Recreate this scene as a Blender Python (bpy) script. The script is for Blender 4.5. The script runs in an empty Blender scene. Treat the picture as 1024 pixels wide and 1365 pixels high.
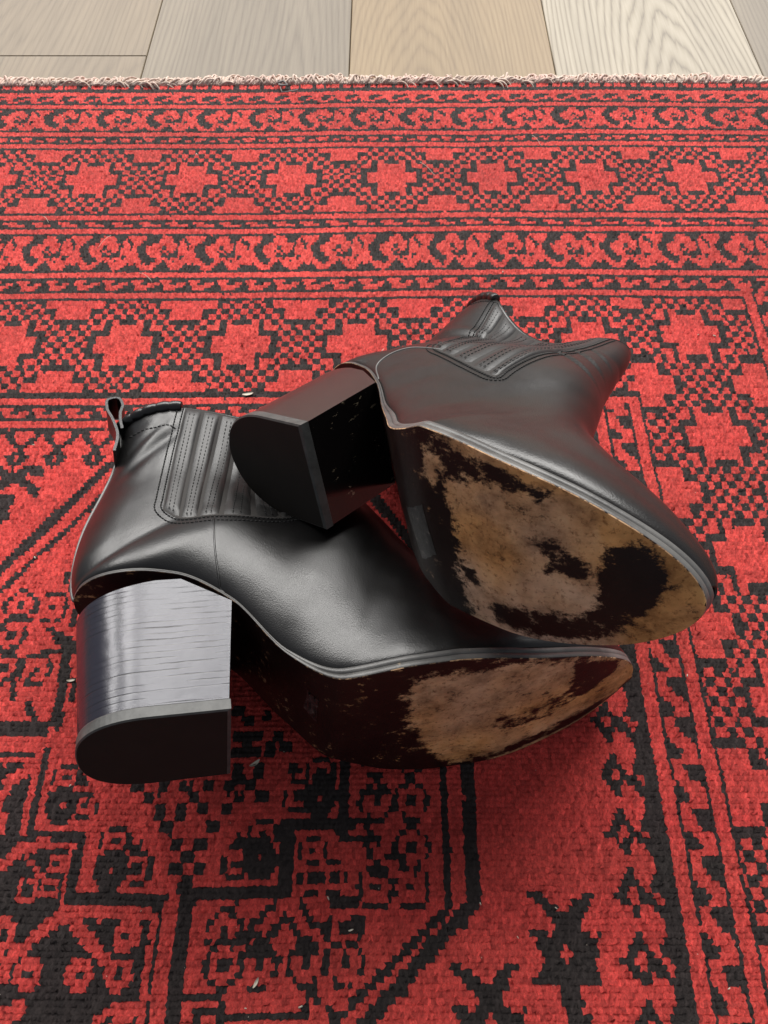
import bpy, math, random
import numpy as np
from mathutils import Matrix, Vector

rng = np.random.default_rng(7)
random.seed(7)
SC = bpy.context.scene
COL = SC.collection
CM = 0.01

# ------------------------------------------------------------------ camera
PITCH = math.radians(59.390142610666054)      # downward tilt of the phone
CAM_H = 39.2                                  # cm above the rug
FPX, PW, PH = 1025.0, 1024.0, 1365.0
cd = bpy.data.cameras.new('camera')
cd.sensor_fit = 'VERTICAL'
cd.sensor_height = 36.0
cd.lens = 36.0 * FPX / PH
cd.clip_start = 0.01
cd.clip_end = 50.0
cam = bpy.data.objects.new('camera', cd)
COL.objects.link(cam)
cam.location = (0, 0, CAM_H * CM)
cam.rotation_euler = (math.pi / 2 - PITCH, 0, 0)
SC.camera = cam

# ------------------------------------------------------------------ world, window light, exposure
w = bpy.data.worlds.new('World')
SC.world = w
w.use_nodes = True
bg = w.node_tree.nodes['Background']
bg.inputs['Color'].default_value = (0.86, 0.90, 1.0, 1)
bg.inputs['Strength'].default_value = 0.235


def area(name, loc, target, sx, sy, power, color):
    ld = bpy.data.lights.new(name, 'AREA')
    ld.shape = 'RECTANGLE'
    ld.size, ld.size_y = sx, sy
    ld.energy = power
    ld.color = color
    o = bpy.data.objects.new(name, ld)
    COL.objects.link(o)
    o.location = loc
    d = Vector(target) - Vector(loc)
    o.rotation_euler = d.to_track_quat('-Z', 'Y').to_euler()
    return o


# daylight from the panes of a window behind and to the right of the boots
for x, y, pw in ((-2.60, 2.95, 72.0), (-1.55, 3.45, 78.0), (-0.40, 3.45, 66.0), (0.75, 3.45, 76.0), (1.90, 3.45, 86.0)):
    area('window_light', (x, y, 2.62 if y > 3 else 2.10), (x - 0.35, 0.15, 0.05), 0.88, 2.15, pw, (1.0, 0.975, 0.94))

vs = SC.view_settings
vs.view_transform = 'Standard'
vs.look = 'None'
vs.gamma = 1
vs.use_curve_mapping = False
vs.exposure = 0.30
SC.cycles.max_bounces = 6

# ------------------------------------------------------------------ helpers
_p = PITCH
FW = np.array([0, math.cos(_p), -math.sin(_p)])
UP = np.array([0, math.sin(_p), math.cos(_p)])
RT = np.array([1.0, 0, 0])


def gp(px, py):
    """point of the rug (cm) that the photograph shows at px, py"""
    r = FW + RT * (px - PW / 2) / FPX - UP * (py - PH / 2) / FPX
    t = -CAM_H / r[2]
    return r[0] * t, r[1] * t


def empty(name, label=None, cat=None, group=None, kind=None):
    o = bpy.data.objects.new(name, None)
    COL.objects.link(o)
    o.empty_display_size = 0.02
    tag(o, label, cat, group, kind)
    return o


def tag(o, label=None, cat=None, group=None, kind=None):
    if label: o['label'] = label
    if cat: o['category'] = cat
    if group: o['group'] = group
    if kind: o['kind'] = kind
    return o


def mesh_obj(name, verts, faces, mat, parent=None, smooth=True, scale=CM):
    me = bpy.data.meshes.new(name)
    v = np.asarray(verts, dtype=float) * scale
    me.from_pydata(v.tolist(), [], [tuple(int(i) for i in f) for f in faces])
    me.update()
    if smooth:
        me.polygons.foreach_set('use_smooth', np.ones(len(me.polygons), dtype=bool))
    if mat: me.materials.append(mat)
    o = bpy.data.objects.new(name, me)
    COL.objects.link(o)
    if parent: o.parent = parent
    return o


def grid_faces(n, m, wrap_n=False, wrap_m=False, base=0, flip=False):
    """faces of an n x m vertex grid (index i*m+j)"""
    f = []
    for i in range(n if wrap_n else n - 1):
        i2 = (i + 1) % n
        for j in range(m if wrap_m else m - 1):
            j2 = (j + 1) % m
            q = (base + i * m + j, base + i2 * m + j, base + i2 * m + j2, base + i * m + j2)
            f.append(q[::-1] if flip else q)
    return f


class MB:
    """collects vertices and faces of one mesh"""
    def __init__(self):
        self.v, self.f = [], []

    def add(self, verts, faces):
        b = len(self.v)
        self.v += [tuple(p) for p in verts]
        self.f += [tuple(i + b for i in f) for f in faces]

    def tube(self, pts, r, n=6, cap=True):
        pts = np.asarray(pts, float)
        k = len(pts)
        rr = np.full(k, r) if np.isscalar(r) else np.asarray(r)
        tan = np.gradient(pts, axis=0)
        tan /= np.linalg.norm(tan, axis=1)[:, None] + 1e-9
        ref = np.array([0, 0, 1.0]) if abs(tan[0][2]) < .9 else np.array([1.0, 0, 0])
        vs_ = []
        for i in range(k):
            a = np.cross(tan[i], ref); a /= np.linalg.norm(a) + 1e-9
            b = np.cross(a, tan[i]); ref = b
            for j in range(n):
                th = 2 * math.pi * j / n
                vs_.append(pts[i] + rr[i] * (math.cos(th) * a + math.sin(th) * b))
        f = grid_faces(k, n, wrap_m=True)
        if cap:
            f.append(tuple(range(n)))
            f.append(tuple(range((k - 1) * n, k * n))[::-1])
        self.add(vs_, f)

    def build(self, name, mat, parent=None, smooth=True):
        return mesh_obj(name, self.v, self.f, mat, parent, smooth)


def pchip(xs, ys):
    xs = np.asarray(xs, float); ys = np.asarray(ys, float)
    h = np.diff(xs); d = np.diff(ys) / h
    m = np.zeros(len(xs))
    for i in range(1, len(xs) - 1):
        if d[i - 1] * d[i] > 0:
            w1, w2 = 2 * h[i] + h[i - 1], h[i] + 2 * h[i - 1]
            m[i] = (w1 + w2) / (w1 / d[i - 1] + w2 / d[i])
    m[0], m[-1] = d[0], d[-1]

    def f(x):
        x = np.clip(np.asarray(x, float), xs[0], xs[-1])
        i = np.clip(np.searchsorted(xs, x) - 1, 0, len(h) - 1)
        t = (x - xs[i]) / h[i]
        return ((2 * t ** 3 - 3 * t ** 2 + 1) * ys[i] + (t ** 3 - 2 * t ** 2 + t) * h[i] * m[i]
                + (-2 * t ** 3 + 3 * t ** 2) * ys[i + 1] + (t ** 3 - t ** 2) * h[i] * m[i + 1])
    return f


def catmull(keys, vals):
    """smooth interpolation (cubic Hermite, finite-difference tangents) of rows of vals"""
    k = np.asarray(keys, float); v = np.asarray(vals, float)
    if v.ndim == 1: v = v[:, None]
    m = np.gradient(v, k, axis=0)

    def f(x):
        x = np.clip(np.asarray(x, float), k[0], k[-1])
        i = np.clip(np.searchsorted(k, x) - 1, 0, len(k) - 2)
        h = (k[i + 1] - k[i]); t = (x - k[i]) / h
        t_, h_ = t[..., None], h[..., None]
        return ((2 * t_ ** 3 - 3 * t_ ** 2 + 1) * v[i] + (t_ ** 3 - 2 * t_ ** 2 + t_) * h_ * m[i]
                + (-2 * t_ ** 3 + 3 * t_ ** 2) * v[i + 1] + (t_ ** 3 - t_ ** 2) * h_ * m[i + 1])
    return f


def sstep(x, a, b):
    t = np.clip((np.asarray(x, float) - a) / (b - a), 0, 1)
    return t * t * (3 - 2 * t)


def vnoise(x, y, seed=0):
    """smooth value noise for numpy arrays, about -1..1"""
    r = np.random.default_rng(seed).random((64, 64)) * 2 - 1
    xi, yi = np.floor(x).astype(int), np.floor(y).astype(int)
    fx, fy = x - xi, y - yi
    fx, fy = fx * fx * (3 - 2 * fx), fy * fy * (3 - 2 * fy)
    g = lambda a, b: r[a % 64, b % 64]
    return (g(xi, yi) * (1 - fx) * (1 - fy) + g(xi + 1, yi) * fx * (1 - fy)
            + g(xi, yi + 1) * (1 - fx) * fy + g(xi + 1, yi + 1) * fx * fy)


def fbm(x, y, seed=0, oct=4):
    s, a = 0, 1.0
    for k in range(oct):
        s = s + a * vnoise(x * 2 ** k + 13.7 * k, y * 2 ** k - 7.1 * k, seed + k)
        a *= .5
    return s / 1.9


# ------------------------------------------------------------------ materials
class NT:
    def __init__(self, name):
        self.m = bpy.data.materials.new(name)
        self.m.use_nodes = True
        self.t = self.m.node_tree
        self.b = self.t.nodes['Principled BSDF']

    def n(self, typ, **kw):
        nd = self.t.nodes.new(typ)
        for k, v in kw.items():
            if k in nd.inputs.keys(): nd.inputs[k].default_value = v
            else: setattr(nd, k, v)
        return nd

    def l(self, a, b): self.t.links.new(a, b)

    def set(self, **kw):
        for k, v in kw.items():
            self.b.inputs[k.replace('_', ' ')].default_value = v
        return self

    def coord(self, scale=(1, 1, 1), out='Object'):
        tc = self.n('ShaderNodeTexCoord'); mp = self.n('ShaderNodeMapping')
        mp.inputs['Scale'].default_value = scale
        self.l(tc.outputs[out], mp.inputs['Vector'])
        return mp.outputs['Vector']

    def noise(self, vec, scale, detail=4, rough=.6):
        nd = self.n('ShaderNodeTexNoise')
        nd.inputs['Scale'].default_value = scale
        nd.inputs['Detail'].default_value = detail
        nd.inputs['Roughness'].default_value = rough
        self.l(vec, nd.inputs['Vector'])
        return nd.outputs['Fac']

    def ramp(self, fac, stops):
        r = self.n('ShaderNodeValToRGB')
        e = r.color_ramp.elements
        while len(e) < len(stops): e.new(.5)
        for el, (p, c) in zip(e, stops):
            el.position = p
            el.color = c if len(c) == 4 else (*c, 1)
        self.l(fac, r.inputs['Fac'])
        return r.outputs['Color']

    def math(self, op, a, b=None):
        m = self.n('ShaderNodeMath'); m.operation = op
        for i, x in enumerate((a, b)):
            if x is None: continue
            if isinstance(x, (int, float)): m.inputs[i].default_value = x
            else: self.l(x, m.inputs[i])
        return m.outputs[0]

    def mix(self, fac, a, b):
        m = self.n('ShaderNodeMix'); m.data_type = 'RGBA'
        for i, x in ((0, fac), (6, a), (7, b)):
            if isinstance(x, (int, float)): m.inputs[i].default_value = x
            elif isinstance(x, tuple): m.inputs[i].default_value = x if len(x) == 4 else (*x, 1)
            else: self.l(x, m.inputs[i])
        return m.outputs[2]

    def bump(self, height, strength=.3, dist=.001, normal=None):
        b = self.n('ShaderNodeBump')
        b.inputs['Strength'].default_value = strength
        b.inputs['Distance'].default_value = dist
        self.l(height, b.inputs['Height'])
        if normal is not None: self.l(normal, b.inputs['Normal'])
        return b.outputs['Normal']


def leather(name, base, rough, grain=.12, crease=.05):
    m = NT(name)
    v = m.coord()
    vor = m.n('ShaderNodeTexVoronoi', feature='SMOOTH_F1')
    vor.inputs['Scale'].default_value = 1900
    m.l(v, vor.inputs['Vector'])
    n1 = m.noise(v, 90, 5, .6)
    n2 = m.noise(v, 22, 3, .5)
    nb = m.bump(vor.outputs['Distance'], grain, .0005)
    nb = m.bump(n1, crease, .0006, nb)
    m.l(nb, m.b.inputs['Normal'])
    m.l(m.ramp(n2, [(.3, tuple(c * .8 for c in base)), (.75, tuple(c * 1.3 for c in base))]), m.b.inputs['Base Color'])
    rr = m.n('ShaderNodeMapRange')
    m.l(n1, rr.inputs['Value'])
    rr.inputs['To Min'].default_value = rough - .05
    rr.inputs['To Max'].default_value = rough + .09
    m.l(rr.outputs[0], m.b.inputs['Roughness'])
    return m.m


M_LEATHER = leather('black_leather', (.006, .0056, .0056), .30, .12)
M_LEATHER2 = leather('black_leather_dusty_lit', (.010, .0084, .0076), .31, .15)  # dust and the window's light both put into a lighter, browner base
M_EDGE = leather('black_leather_edge', (.12, .115, .11), .4, .05, .1)
M_LINING = NT('dark_lining').set(Base_Color=(.02, .017, .015, 1), Roughness=.8).m
M_THREAD = NT('black_thread').set(Base_Color=(.008, .008, .008, 1), Roughness=.7).m


def gore_mat():
    m = NT('elastic_gore_leather')
    v = m.coord()
    n1 = m.noise(v, 500, 4, .6)
    m.l(m.bump(n1, .3, .0004), m.b.inputs['Normal'])
    m.set(Base_Color=(.017, .016, .0155, 1), Roughness=.42)
    return m.m


M_GORE = gore_mat()


def rubber_mat():
    m = NT('black_rubber')
    v = m.coord()
    m.l(m.bump(m.noise(v, 900, 4, .7), .15, .0003), m.b.inputs['Normal'])
    n = m.noise(v, 60, 5, .6)
    m.l(m.ramp(n, [(.3, (.0095, .0075, .006)), (.8, (.014, .011, .009))]), m.b.inputs['Base Color'])
    m.set(Roughness=.7)
    m.b.inputs['Specular IOR Level'].default_value = .25
    return m.m


M_RUBBER = rubber_mat()


def rubber_edge_mat():
    m = NT('scuffed_rubber_edge')
    v = m.coord()
    n = m.noise(v, 160, 5, .7)
    m.l(m.ramp(n, [(.3, (.035, .035, .033)), (.75, (.085, .085, .08))]), m.b.inputs['Base Color'])
    m.l(m.bump(n, .2, .0004), m.b.inputs['Normal'])
    m.set(Roughness=.5)
    return m.m


M_RUBBER_EDGE = rubber_edge_mat()


def welt_mat():
    m = NT('worn_welt')
    v = m.coord()
    n = m.noise(v, 220, 6, .75)
    n2 = m.noise(v, 35, 3, .5)
    c = m.mix(m.ramp(n2, [(.42, (0, 0, 0)), (.62, (1, 1, 1))]), (.055, .053, .051), (.13, .126, .12))
    m.l(m.mix(m.ramp(n, [(.66, (0, 0, 0)), (.76, (1, 1, 1))]), c, (.34, .27, .19)), m.b.inputs['Base Color'])
    m.l(m.bump(n, .35, .0006), m.b.inputs['Normal'])
    m.set(Roughness=.4)
    return m.m


M_WELT = welt_mat()


def heel_mat(name, stacked):
    m = NT(name)
    v = m.coord()
    if stacked:
        # stacked leather layers: fine uneven ridges round the block, lacquered
        sep = m.n('ShaderNodeSeparateXYZ'); m.l(v, sep.inputs[0])
        warp = m.noise(v, 45, 3, .5)
        z = m.math('ADD', sep.outputs['Z'], m.math('MULTIPLY', warp, .0016))
        ph = m.math('MULTIPLY', z, 2 * math.pi / .0031)
        sn = m.math('SINE', ph)
        groove = m.math('POWER', m.math('ADD', m.math('MULTIPLY', sn, .5), .5), 14)
        vs2 = m.coord((60, 60, 500))
        streak = m.noise(vs2, 1.0, 5, .65)
        brk = m.noise(m.coord((40, 40, 260)), 1.0, 3, .5)
        groove = m.math('MULTIPLY', groove, m.ramp(brk, [(.40, (0, 0, 0)), (.66, (1.0, 1.0, 1.0))]))
        h = m.math('SUBTRACT', m.math('MULTIPLY', streak, .7), m.math('MULTIPLY', groove, .9))
        nb = m.bump(h, .19, .0005)
        nb = m.bump(m.noise(v, 350, 4, .6), .12, .0004, nb)
        m.l(nb, m.b.inputs['Normal'])
        m.l(m.mix(groove, (.014, .0135, .021), (.003, .003, .005)), m.b.inputs['Base Color'])  # sky's blue sheen painted into the base, as in the specular tint below
        nb = m.bump(m.noise(v, 70, 2, .5), .25, .0016, nb)
        m.l(nb, m.b.inputs['Normal'])
        m.b.inputs['Specular IOR Level'].default_value = .48
        m.set(Roughness=.25, Coat_Weight=.06, Coat_Roughness=.15, IOR=1.5, Specular_Tint=(.95, .955, 1.0, 1))
    else:
        n = m.noise(v, 70, 5, .6)
        m.l(m.bump(n, .06, .0006), m.b.inputs['Normal'])
        m.l(m.ramp(n, [(.3, (.016, .011, .010)), (.8, (.026, .018, .016))]), m.b.inputs['Base Color'])
        m.set(Roughness=.3, Coat_Weight=.3, Coat_Roughness=.2)
    return m.m


M_HEEL1 = heel_mat('stacked_heel_lacquer', True)
M_HEEL2 = heel_mat('smooth_heel_lacquer', False)


def sole_mat():
    """dark polished outsole rubbed through to tan leather where the vertex attribute "wear" is high"""
    m = NT('worn_leather_sole')
    v = m.coord()
    at = m.n('ShaderNodeAttribute', attribute_name='wear')
    at2 = m.n('ShaderNodeAttribute', attribute_name='grey')
    st = m.noise(m.coord((.62, 1, 1)), 240, 9, .76)
    med = m.noise(v, 60, 5, .6)
    fine = m.noise(v, 900, 3, .6)
    s = m.math('ADD', at.outputs['Fac'], m.math('MULTIPLY', m.math('SUBTRACT', st, .5), 2.9))
    s = m.math('ADD', s, m.math('MULTIPLY', m.math('SUBTRACT', med, .5), 1.3))
    s = m.math('ADD', m.math('ADD', s, .07), m.math('MULTIPLY', m.math('SUBTRACT', fine, .5), .5))
    mask = m.ramp(s, [(.40, (0, 0, 0)), (.49, (.22, .22, .22)), (.56, (.40, .40, .40)), (.74, (1, 1, 1))])
    tan = m.ramp(med, [(.30, (.40, .20, .070)), (.55, (.64, .345, .13)), (.75, (.74, .45, .205))])
    grey = m.ramp(med, [(.30, (.36, .25, .18)), (.7, (.62, .46, .345))])
    tg = m.mix(at2.outputs['Fac'], tan, grey)
    spk = m.ramp(m.noise(v, 420, 5, .7), [(.33, (.40, .34, .30)), (.46, (1, 1, 1))])
    mm = m.n('ShaderNodeMix'); mm.data_type = 'RGBA'; mm.blend_type = 'MULTIPLY'
    mm.inputs[0].default_value = .85
    smu = m.ramp(m.noise(m.coord((.7, 1, 1)), 75, 6, .68), [(.30, (.34, .29, .27)), (.52, (.92, .90, .88)), (.7, (1.08, 1.08, 1.08))])
    ms = m.n('ShaderNodeMix'); ms.data_type = 'RGBA'; ms.blend_type = 'MULTIPLY'
    ms.inputs[0].default_value = 1
    m.l(tg, ms.inputs[6]); m.l(smu, ms.inputs[7])
    m.l(ms.outputs[2], mm.inputs[6]); m.l(spk, mm.inputs[7])
    dark = m.ramp(med, [(.35, (.0085, .0035, .003)), (.7, (.017, .0075, .006))])
    m.l(m.mix(mask, dark, mm.outputs[2]), m.b.inputs['Base Color'])
    rr = m.n('ShaderNodeMapRange')
    m.l(mask, rr.inputs['Value'])
    rr.inputs['To Min'].default_value = .4
    rr.inputs['To Max'].default_value = .85
    m.l(rr.outputs[0], m.b.inputs['Roughness'])
    hb = m.math('SUBTRACT', m.math('MULTIPLY', st, .6), m.math('MULTIPLY', mask, .4))
    m.b.inputs['Specular IOR Level'].default_value = .22
    nb = m.bump(hb, .35, .0006)
    nb = m.bump(fine, .12, .0004, nb)
    m.l(nb, m.b.inputs['Normal'])
    return m.m


M_SOLE = sole_mat()


def residue_mat():
    m = NT('sticker_residue_film')
    n = m.noise(m.coord((1, 1, 1)), 330, 6, .75)
    m.l(m.ramp(n, [(.45, (.010, .009, .009)), (.60, (.035, .032, .032)), (.70, (.22, .19, .16))]), m.b.inputs['Base Color'])
    m.l(m.bump(n, .3, .0005), m.b.inputs['Normal'])
    m.set(Roughness=.3)
    return m.m


M_RESIDUE = residue_mat()


def scuff_mat():
    m = NT('scuffed_breast_lacquer')
    v = m.coord()
    n = m.noise(m.coord((1, 1, .45)), 260, 6, .75)
    n2 = m.noise(v, 55, 3, .5)
    msk = m.math('MULTIPLY', m.ramp(n, [(.615, (0, 0, 0)), (.655, (1, 1, 1))]), m.ramp(n2, [(.47, (0, 0, 0)), (.57, (1, 1, 1))]))
    m.l(m.mix(msk, (.006, .005, .005), (.42, .34, .22)), m.b.inputs['Base Color'])
    m.l(m.bump(n2, .08, .0005), m.b.inputs['Normal'])
    m.set(Roughness=.16)
    return m.m


M_BREAST = scuff_mat()


def rug_mat():
    m = NT('wool_pile')
    v = m.coord()
    at = m.n('ShaderNodeAttribute', attribute_name='knot')
    fib = m.noise(m.coord((1.3, .7, 1)), 850, 5, .8)
    big = m.noise(v, 9, 3, .5)
    mm = m.n('ShaderNodeMix'); mm.data_type = 'RGBA'; mm.blend_type = 'MULTIPLY'
    mm.inputs[0].default_value = 1
    k = m.ramp(fib, [(.25, (.42, .40, .40)), (.72, (1.45, 1.45, 1.45))])  # wool glints painted in as bright and dark fibre speckle
    m.l(at.outputs['Color'], mm.inputs[6]); m.l(k, mm.inputs[7])
    m2 = m.n('ShaderNodeMix'); m2.data_type = 'RGBA'; m2.blend_type = 'MULTIPLY'
    m2.inputs[0].default_value = 1
    m.l(mm.outputs[2], m2.inputs[6]); m.l(m.ramp(big, [(.3, (.86, .84, .84)), (.7, (1.1, 1.1, 1.1))]), m2.inputs[7])
    m.l(m2.outputs[2], m.b.inputs['Base Color'])
    m.l(m.bump(fib, .55, .0012), m.b.inputs['Normal'])
    m.set(Roughness=.85, Sheen_Weight=.12, Sheen_Roughness=.4, Sheen_Tint=(1, .75, .70, 1))
    m.b.inputs['Specular IOR Level'].default_value = .3
    return m.m


M_RUG = rug_mat()


def fringe_mat():
    m = NT('cotton_fringe')
    n = m.noise(m.coord(), 400, 4, .6)
    n2 = m.noise(m.coord(), 25, 2, .5)
    c = m.mix(m.ramp(n2, [(.4, (0, 0, 0)), (.65, (1, 1, 1))]), (.72, .58, .49), (.68, .47, .41))
    m.l(m.mix(m.ramp(n, [(.35, (0, 0, 0)), (.6, (1, 1, 1))]), (.48, .37, .30), c), m.b.inputs['Base Color'])
    m.set(Roughness=.9)
    return m.m


M_FRINGE = fringe_mat()


def plank_mat(name, light, mid, dark, gscale, cathedral, rw=.3):
    m = NT(name)
    v = m.coord((1, .055, 1))
    d = m.noise(m.coord((1, .10, 1)), 9, 2, .5)
    sep = m.n('ShaderNodeSeparateXYZ'); m.l(m.coord(), sep.inputs[0])
    # growth rings round a pith line that dives under the board: arches in the middle, straight grain at the sides
    x = m.math('ADD', sep.outputs['X'], m.math('MULTIPLY', m.math('SUBTRACT', d, .5), .05))
    y = m.math('MULTIPLY', sep.outputs['Y'], cathedral)
    r = m.math('SQRT', m.math('ADD', m.math('MULTIPLY', x, x), m.math('MULTIPLY', y, y)))
    wob = m.noise(m.coord((1, .05, 1)), 60, 3, .6)
    rings = m.math('SINE', m.math('ADD', m.math('MULTIPLY', r, gscale), m.math('MULTIPLY', wob, 11.0)))
    rings = m.math('POWER', m.math('ADD', m.math('MULTIPLY', rings, .5), .5), .45)
    fine = m.noise(m.coord((1, .03, 1)), 480, 6, .75)
    pore = m.noise(m.coord((1, .03, 1)), 1500, 3, .6)
    f = m.math('ADD', m.math('MULTIPLY', rings, rw), m.math('MULTIPLY', fine, 1 - rw))
    c = m.ramp(f, [(.22, dark), (.5, mid), (.78, light)])
    tone = m.noise(m.coord((1, .12, 1)), 26, 3, .5)
    mm = m.n('ShaderNodeMix'); mm.data_type = 'RGBA'; mm.blend_type = 'MULTIPLY'
    mm.inputs[0].default_value = 1
    m.l(c, mm.inputs[6]); m.l(m.ramp(tone, [(.3, (.84, .83, .82)), (.7, (1.08, 1.08, 1.08))]), mm.inputs[7])
    m.l(mm.outputs[2], m.b.inputs['Base Color'])
    m.l(m.bump(m.math('ADD', f, m.math('MULTIPLY', pore, .4)), .12, .0006), m.b.inputs['Normal'])
    m.set(Roughness=.5)
    m.b.inputs['Specular IOR Level'].default_value = .3
    return m.m


M_PLANK = [plank_mat('plank_beige', (.225, .172, .112), (.185, .138, .086), (.13, .095, .058), 1150, .10, .22),
           plank_mat('plank_grey_beige', (.215, .176, .124), (.168, .133, .091), (.115, .088, .058), 1250, .05, .25),
           plank_mat('plank_honey', (.275, .195, .100), (.225, .152, .073), (.165, .106, .048), 1500, .13, .26),
           plank_mat('plank_limed', (.385, .335, .255), (.30, .255, .185), (.155, .125, .088), 1350, .11, .40)]
M_GAP = NT('dark_gap').set(Base_Color=(.05, .04, .03, 1), Roughness=.9).m
M_SPECK = NT('pale_lint').set(Base_Color=(.52, .47, .38, 1), Roughness=.7).m
M_GREY = NT('grey_thread').set(Base_Color=(.22, .20, .19, 1), Roughness=.8).m

# ------------------------------------------------------------------ floor
FLOOR_Z = -1.0          # cm, the rug's upper side is z = 0
floor = mesh_obj('floor', [(-260, -120, FLOOR_Z - 1.2), (260, -120, FLOOR_Z - 1.2), (260, 260, FLOOR_Z - 1.2), (-260, 260, FLOOR_Z - 1.2)],
                 [(0, 1, 2, 3)], M_GAP, None, False)
tag(floor, 'wood plank floor in pale beige and grey tones', None, None, 'structure')


def plank(x0, x1, y0, y1, mat, ox):
    g, bv, t = .03, .06, .9
    cx, cy = (x0 + x1) / 2 + ox, (y0 + y1) / 2
    a, b, c, d = x0 + g - cx, x1 - g - cx, y0 + g - cy, y1 - g - cy
    zt = FLOOR_Z
    V = [(a, c, zt - t), (b, c, zt - t), (b, d, zt - t), (a, d, zt - t),
         (a, c, zt - bv), (b, c, zt - bv), (b, d, zt - bv), (a, d, zt - bv),
         (a + bv, c + bv, zt), (b - bv, c + bv, zt), (b - bv, d - bv, zt), (a + bv, d - bv, zt)]
    F = [(0, 1, 5, 4), (1, 2, 6, 5), (2, 3, 7, 6), (3, 0, 4, 7), (4, 5, 9, 8), (5, 6, 10, 9), (6, 7, 11, 10), (7, 4, 8, 11), (8, 9, 10, 11)]
    o = mesh_obj('plank', V, F, mat, floor, False)
    o.location = (cx * CM, cy * CM, 0)
    return o


EX = [-79.2, -60.2, -41.2, -22.2, -3.2, 15.75, 34.7, 53.7, 72.7]
for i in range(len(EX) - 1):
    x0, x1 = EX[i], EX[i + 1]
    mat = {3: M_PLANK[1], 4: M_PLANK[2], 5: M_PLANK[3]}.get(i, M_PLANK[(i * 7 + 3) % 4])
    if i == 2:
        plank(x0, x1, -58, 73.4, M_PLANK[0], 9)
        plank(x0, x1, 73.4, 200, M_PLANK[0], -7)
    elif i == 4:
        plank(x0, x1, -30, 128, mat, -3.0)
    elif i == 5:
        plank(x0, x1, -36, 130, mat, 1.5)
    elif i == 3:
        plank(x0, x1, -60, 130, mat, 4)
    else:
        cut = 60 + (i * 53) % 90
        plank(x0, x1, cut - 130, cut, mat, 2); plank(x0, x1, cut, cut + 130, M_PLANK[(i * 5 + 1) % 4], -4)

# ------------------------------------------------------------------ rug pattern, knot by knot
DX, DY = .17, .26
X0, X1 = -52.0, 52.0
YT = 67.2
NC = int((X1 - X0) / DX)
NR = int((YT + 15) / DY)
kx = X0 + DX * (np.arange(NC) + .5)
ky = YT - DY * (np.arange(NR) + .5)
KX, KY = np.meshgrid(kx, ky)
D = np.zeros((NR, NC), dtype=np.uint8)      # 0 red, 1 dark


def sel(x0, x1, y0, y1):
    return (KX >= x0) & (KX < x1) & (KY >= y0) & (KY < y1)


def rect(x0, x1, y0, y1, v=1): D[sel(x0, x1, y0, y1)] = v


def box_px(ax, ay, bx, by, v=1):
    """rect from two opposite corners seen in the photograph"""
    a, b = gp(ax, ay), gp(bx, by)
    rect(min(a[0], b[0]), max(a[0], b[0]), min(a[1], b[1]), max(a[1], b[1]), v)


def line(p, q, th, v=1):
    d = np.array(q, float) - p; L2 = d @ d
    t = np.clip(((KX - p[0]) * d[0] + (KY - p[1]) * d[1]) / L2, 0, 1)
    D[(KX - p[0] - t * d[0]) ** 2 + (KY - p[1] - t * d[1]) ** 2 < th * th / 4] = v


def line_px(pts, th, v=1):
    g = [gp(*p) for p in pts]
    for a, b in zip(g[:-1], g[1:]): line(a, b, th, v)


def disc(c, rx, ry, v=1): D[((KX - c[0]) / rx) ** 2 + ((KY - c[1]) / ry) ** 2 < 1] = v


def stamp(art, x, y, cw=DX, ch=DY, transpose=False, flipx=False, flipy=False, only=None):
    """art rows from the top; x,y = centre"""
    A = np.array([[1 if c == '#' else (0 if c == '.' else 2) for c in r] for r in art])
    if flipx: A = A[:, ::-1]
    if flipy: A = A[::-1]
    if transpose: A = A.T[::-1]
    h, w_ = A.shape
    ci = np.floor((KX - x) / cw + w_ / 2).astype(int)
    ri = np.floor((y - KY) / ch + h / 2).astype(int)
    ok = (ci >= 0) & (ci < w_) & (ri >= 0) & (ri < h)
    val = A[np.clip(ri, 0, h - 1), np.clip(ci, 0, w_ - 1)]
    ok &= val < 2
    D[ok] = val[ok]


# --- chequered cross border (cells of 0.571 cm)
CELL = np.zeros((16, 18), dtype=np.uint8)
for i in range(18):
    for j in range(16):
        v = (i + j) % 2
        for (cx, cy) in ((0, 0), (18, 0), (0, 16), (18, 16), (9, 8)):
            a, b = abs(i - cx), abs(j - cy)
            if (a <= 4 and b <= 1) or (a <= 2 and b <= 3): v = 0
            elif (a, b) in ((3, 2), (4, 2), (3, 3)): v = 1
            elif (a, b) == (4, 3): v = 0
            elif (a == 5 and b <= 1) or (b == 4 and a <= 1): v = 1
        CELL[j, i] = v


def crosses(x0, x1, y0, y1, cx, cy, px, py):
    m = sel(x0, x1, y0, y1)
    ci = np.floor((KX - cx) / (px / 18) + .5).astype(int) % 18
    ri = np.floor((cy - KY) / (py / 16) + .5).astype(int) % 16
    D[m] = CELL[ri, ci][m]


def hline(y, x0=X0, x1=X1):
    """thin red line between two dark ones, y = middle of the red"""
    rect(x0, x1, y - .60, y + .60, 1)
    rect(x0, x1, y - .27, y + .27, 0)


HOOK = ["...######..",
        "..#####....",
        "..###...##.",
        ".......####",
        ".....######"]
FLOWERBAND = ["....######....######....",
              "....#####......####.#...",
              "...######......###..##..",
              "..#####..........#...##.",
              ".####......##....#....#.",
              ".####.....#..#..##......",
              "..####.....##.####......",
              "..#####....#######.##...",
              "...######.....#....#....",
              "....#####...#...#.......",
              ".#....##...###........#.",
              "###.......#####......###",
              "####.....#######....####"]


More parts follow.
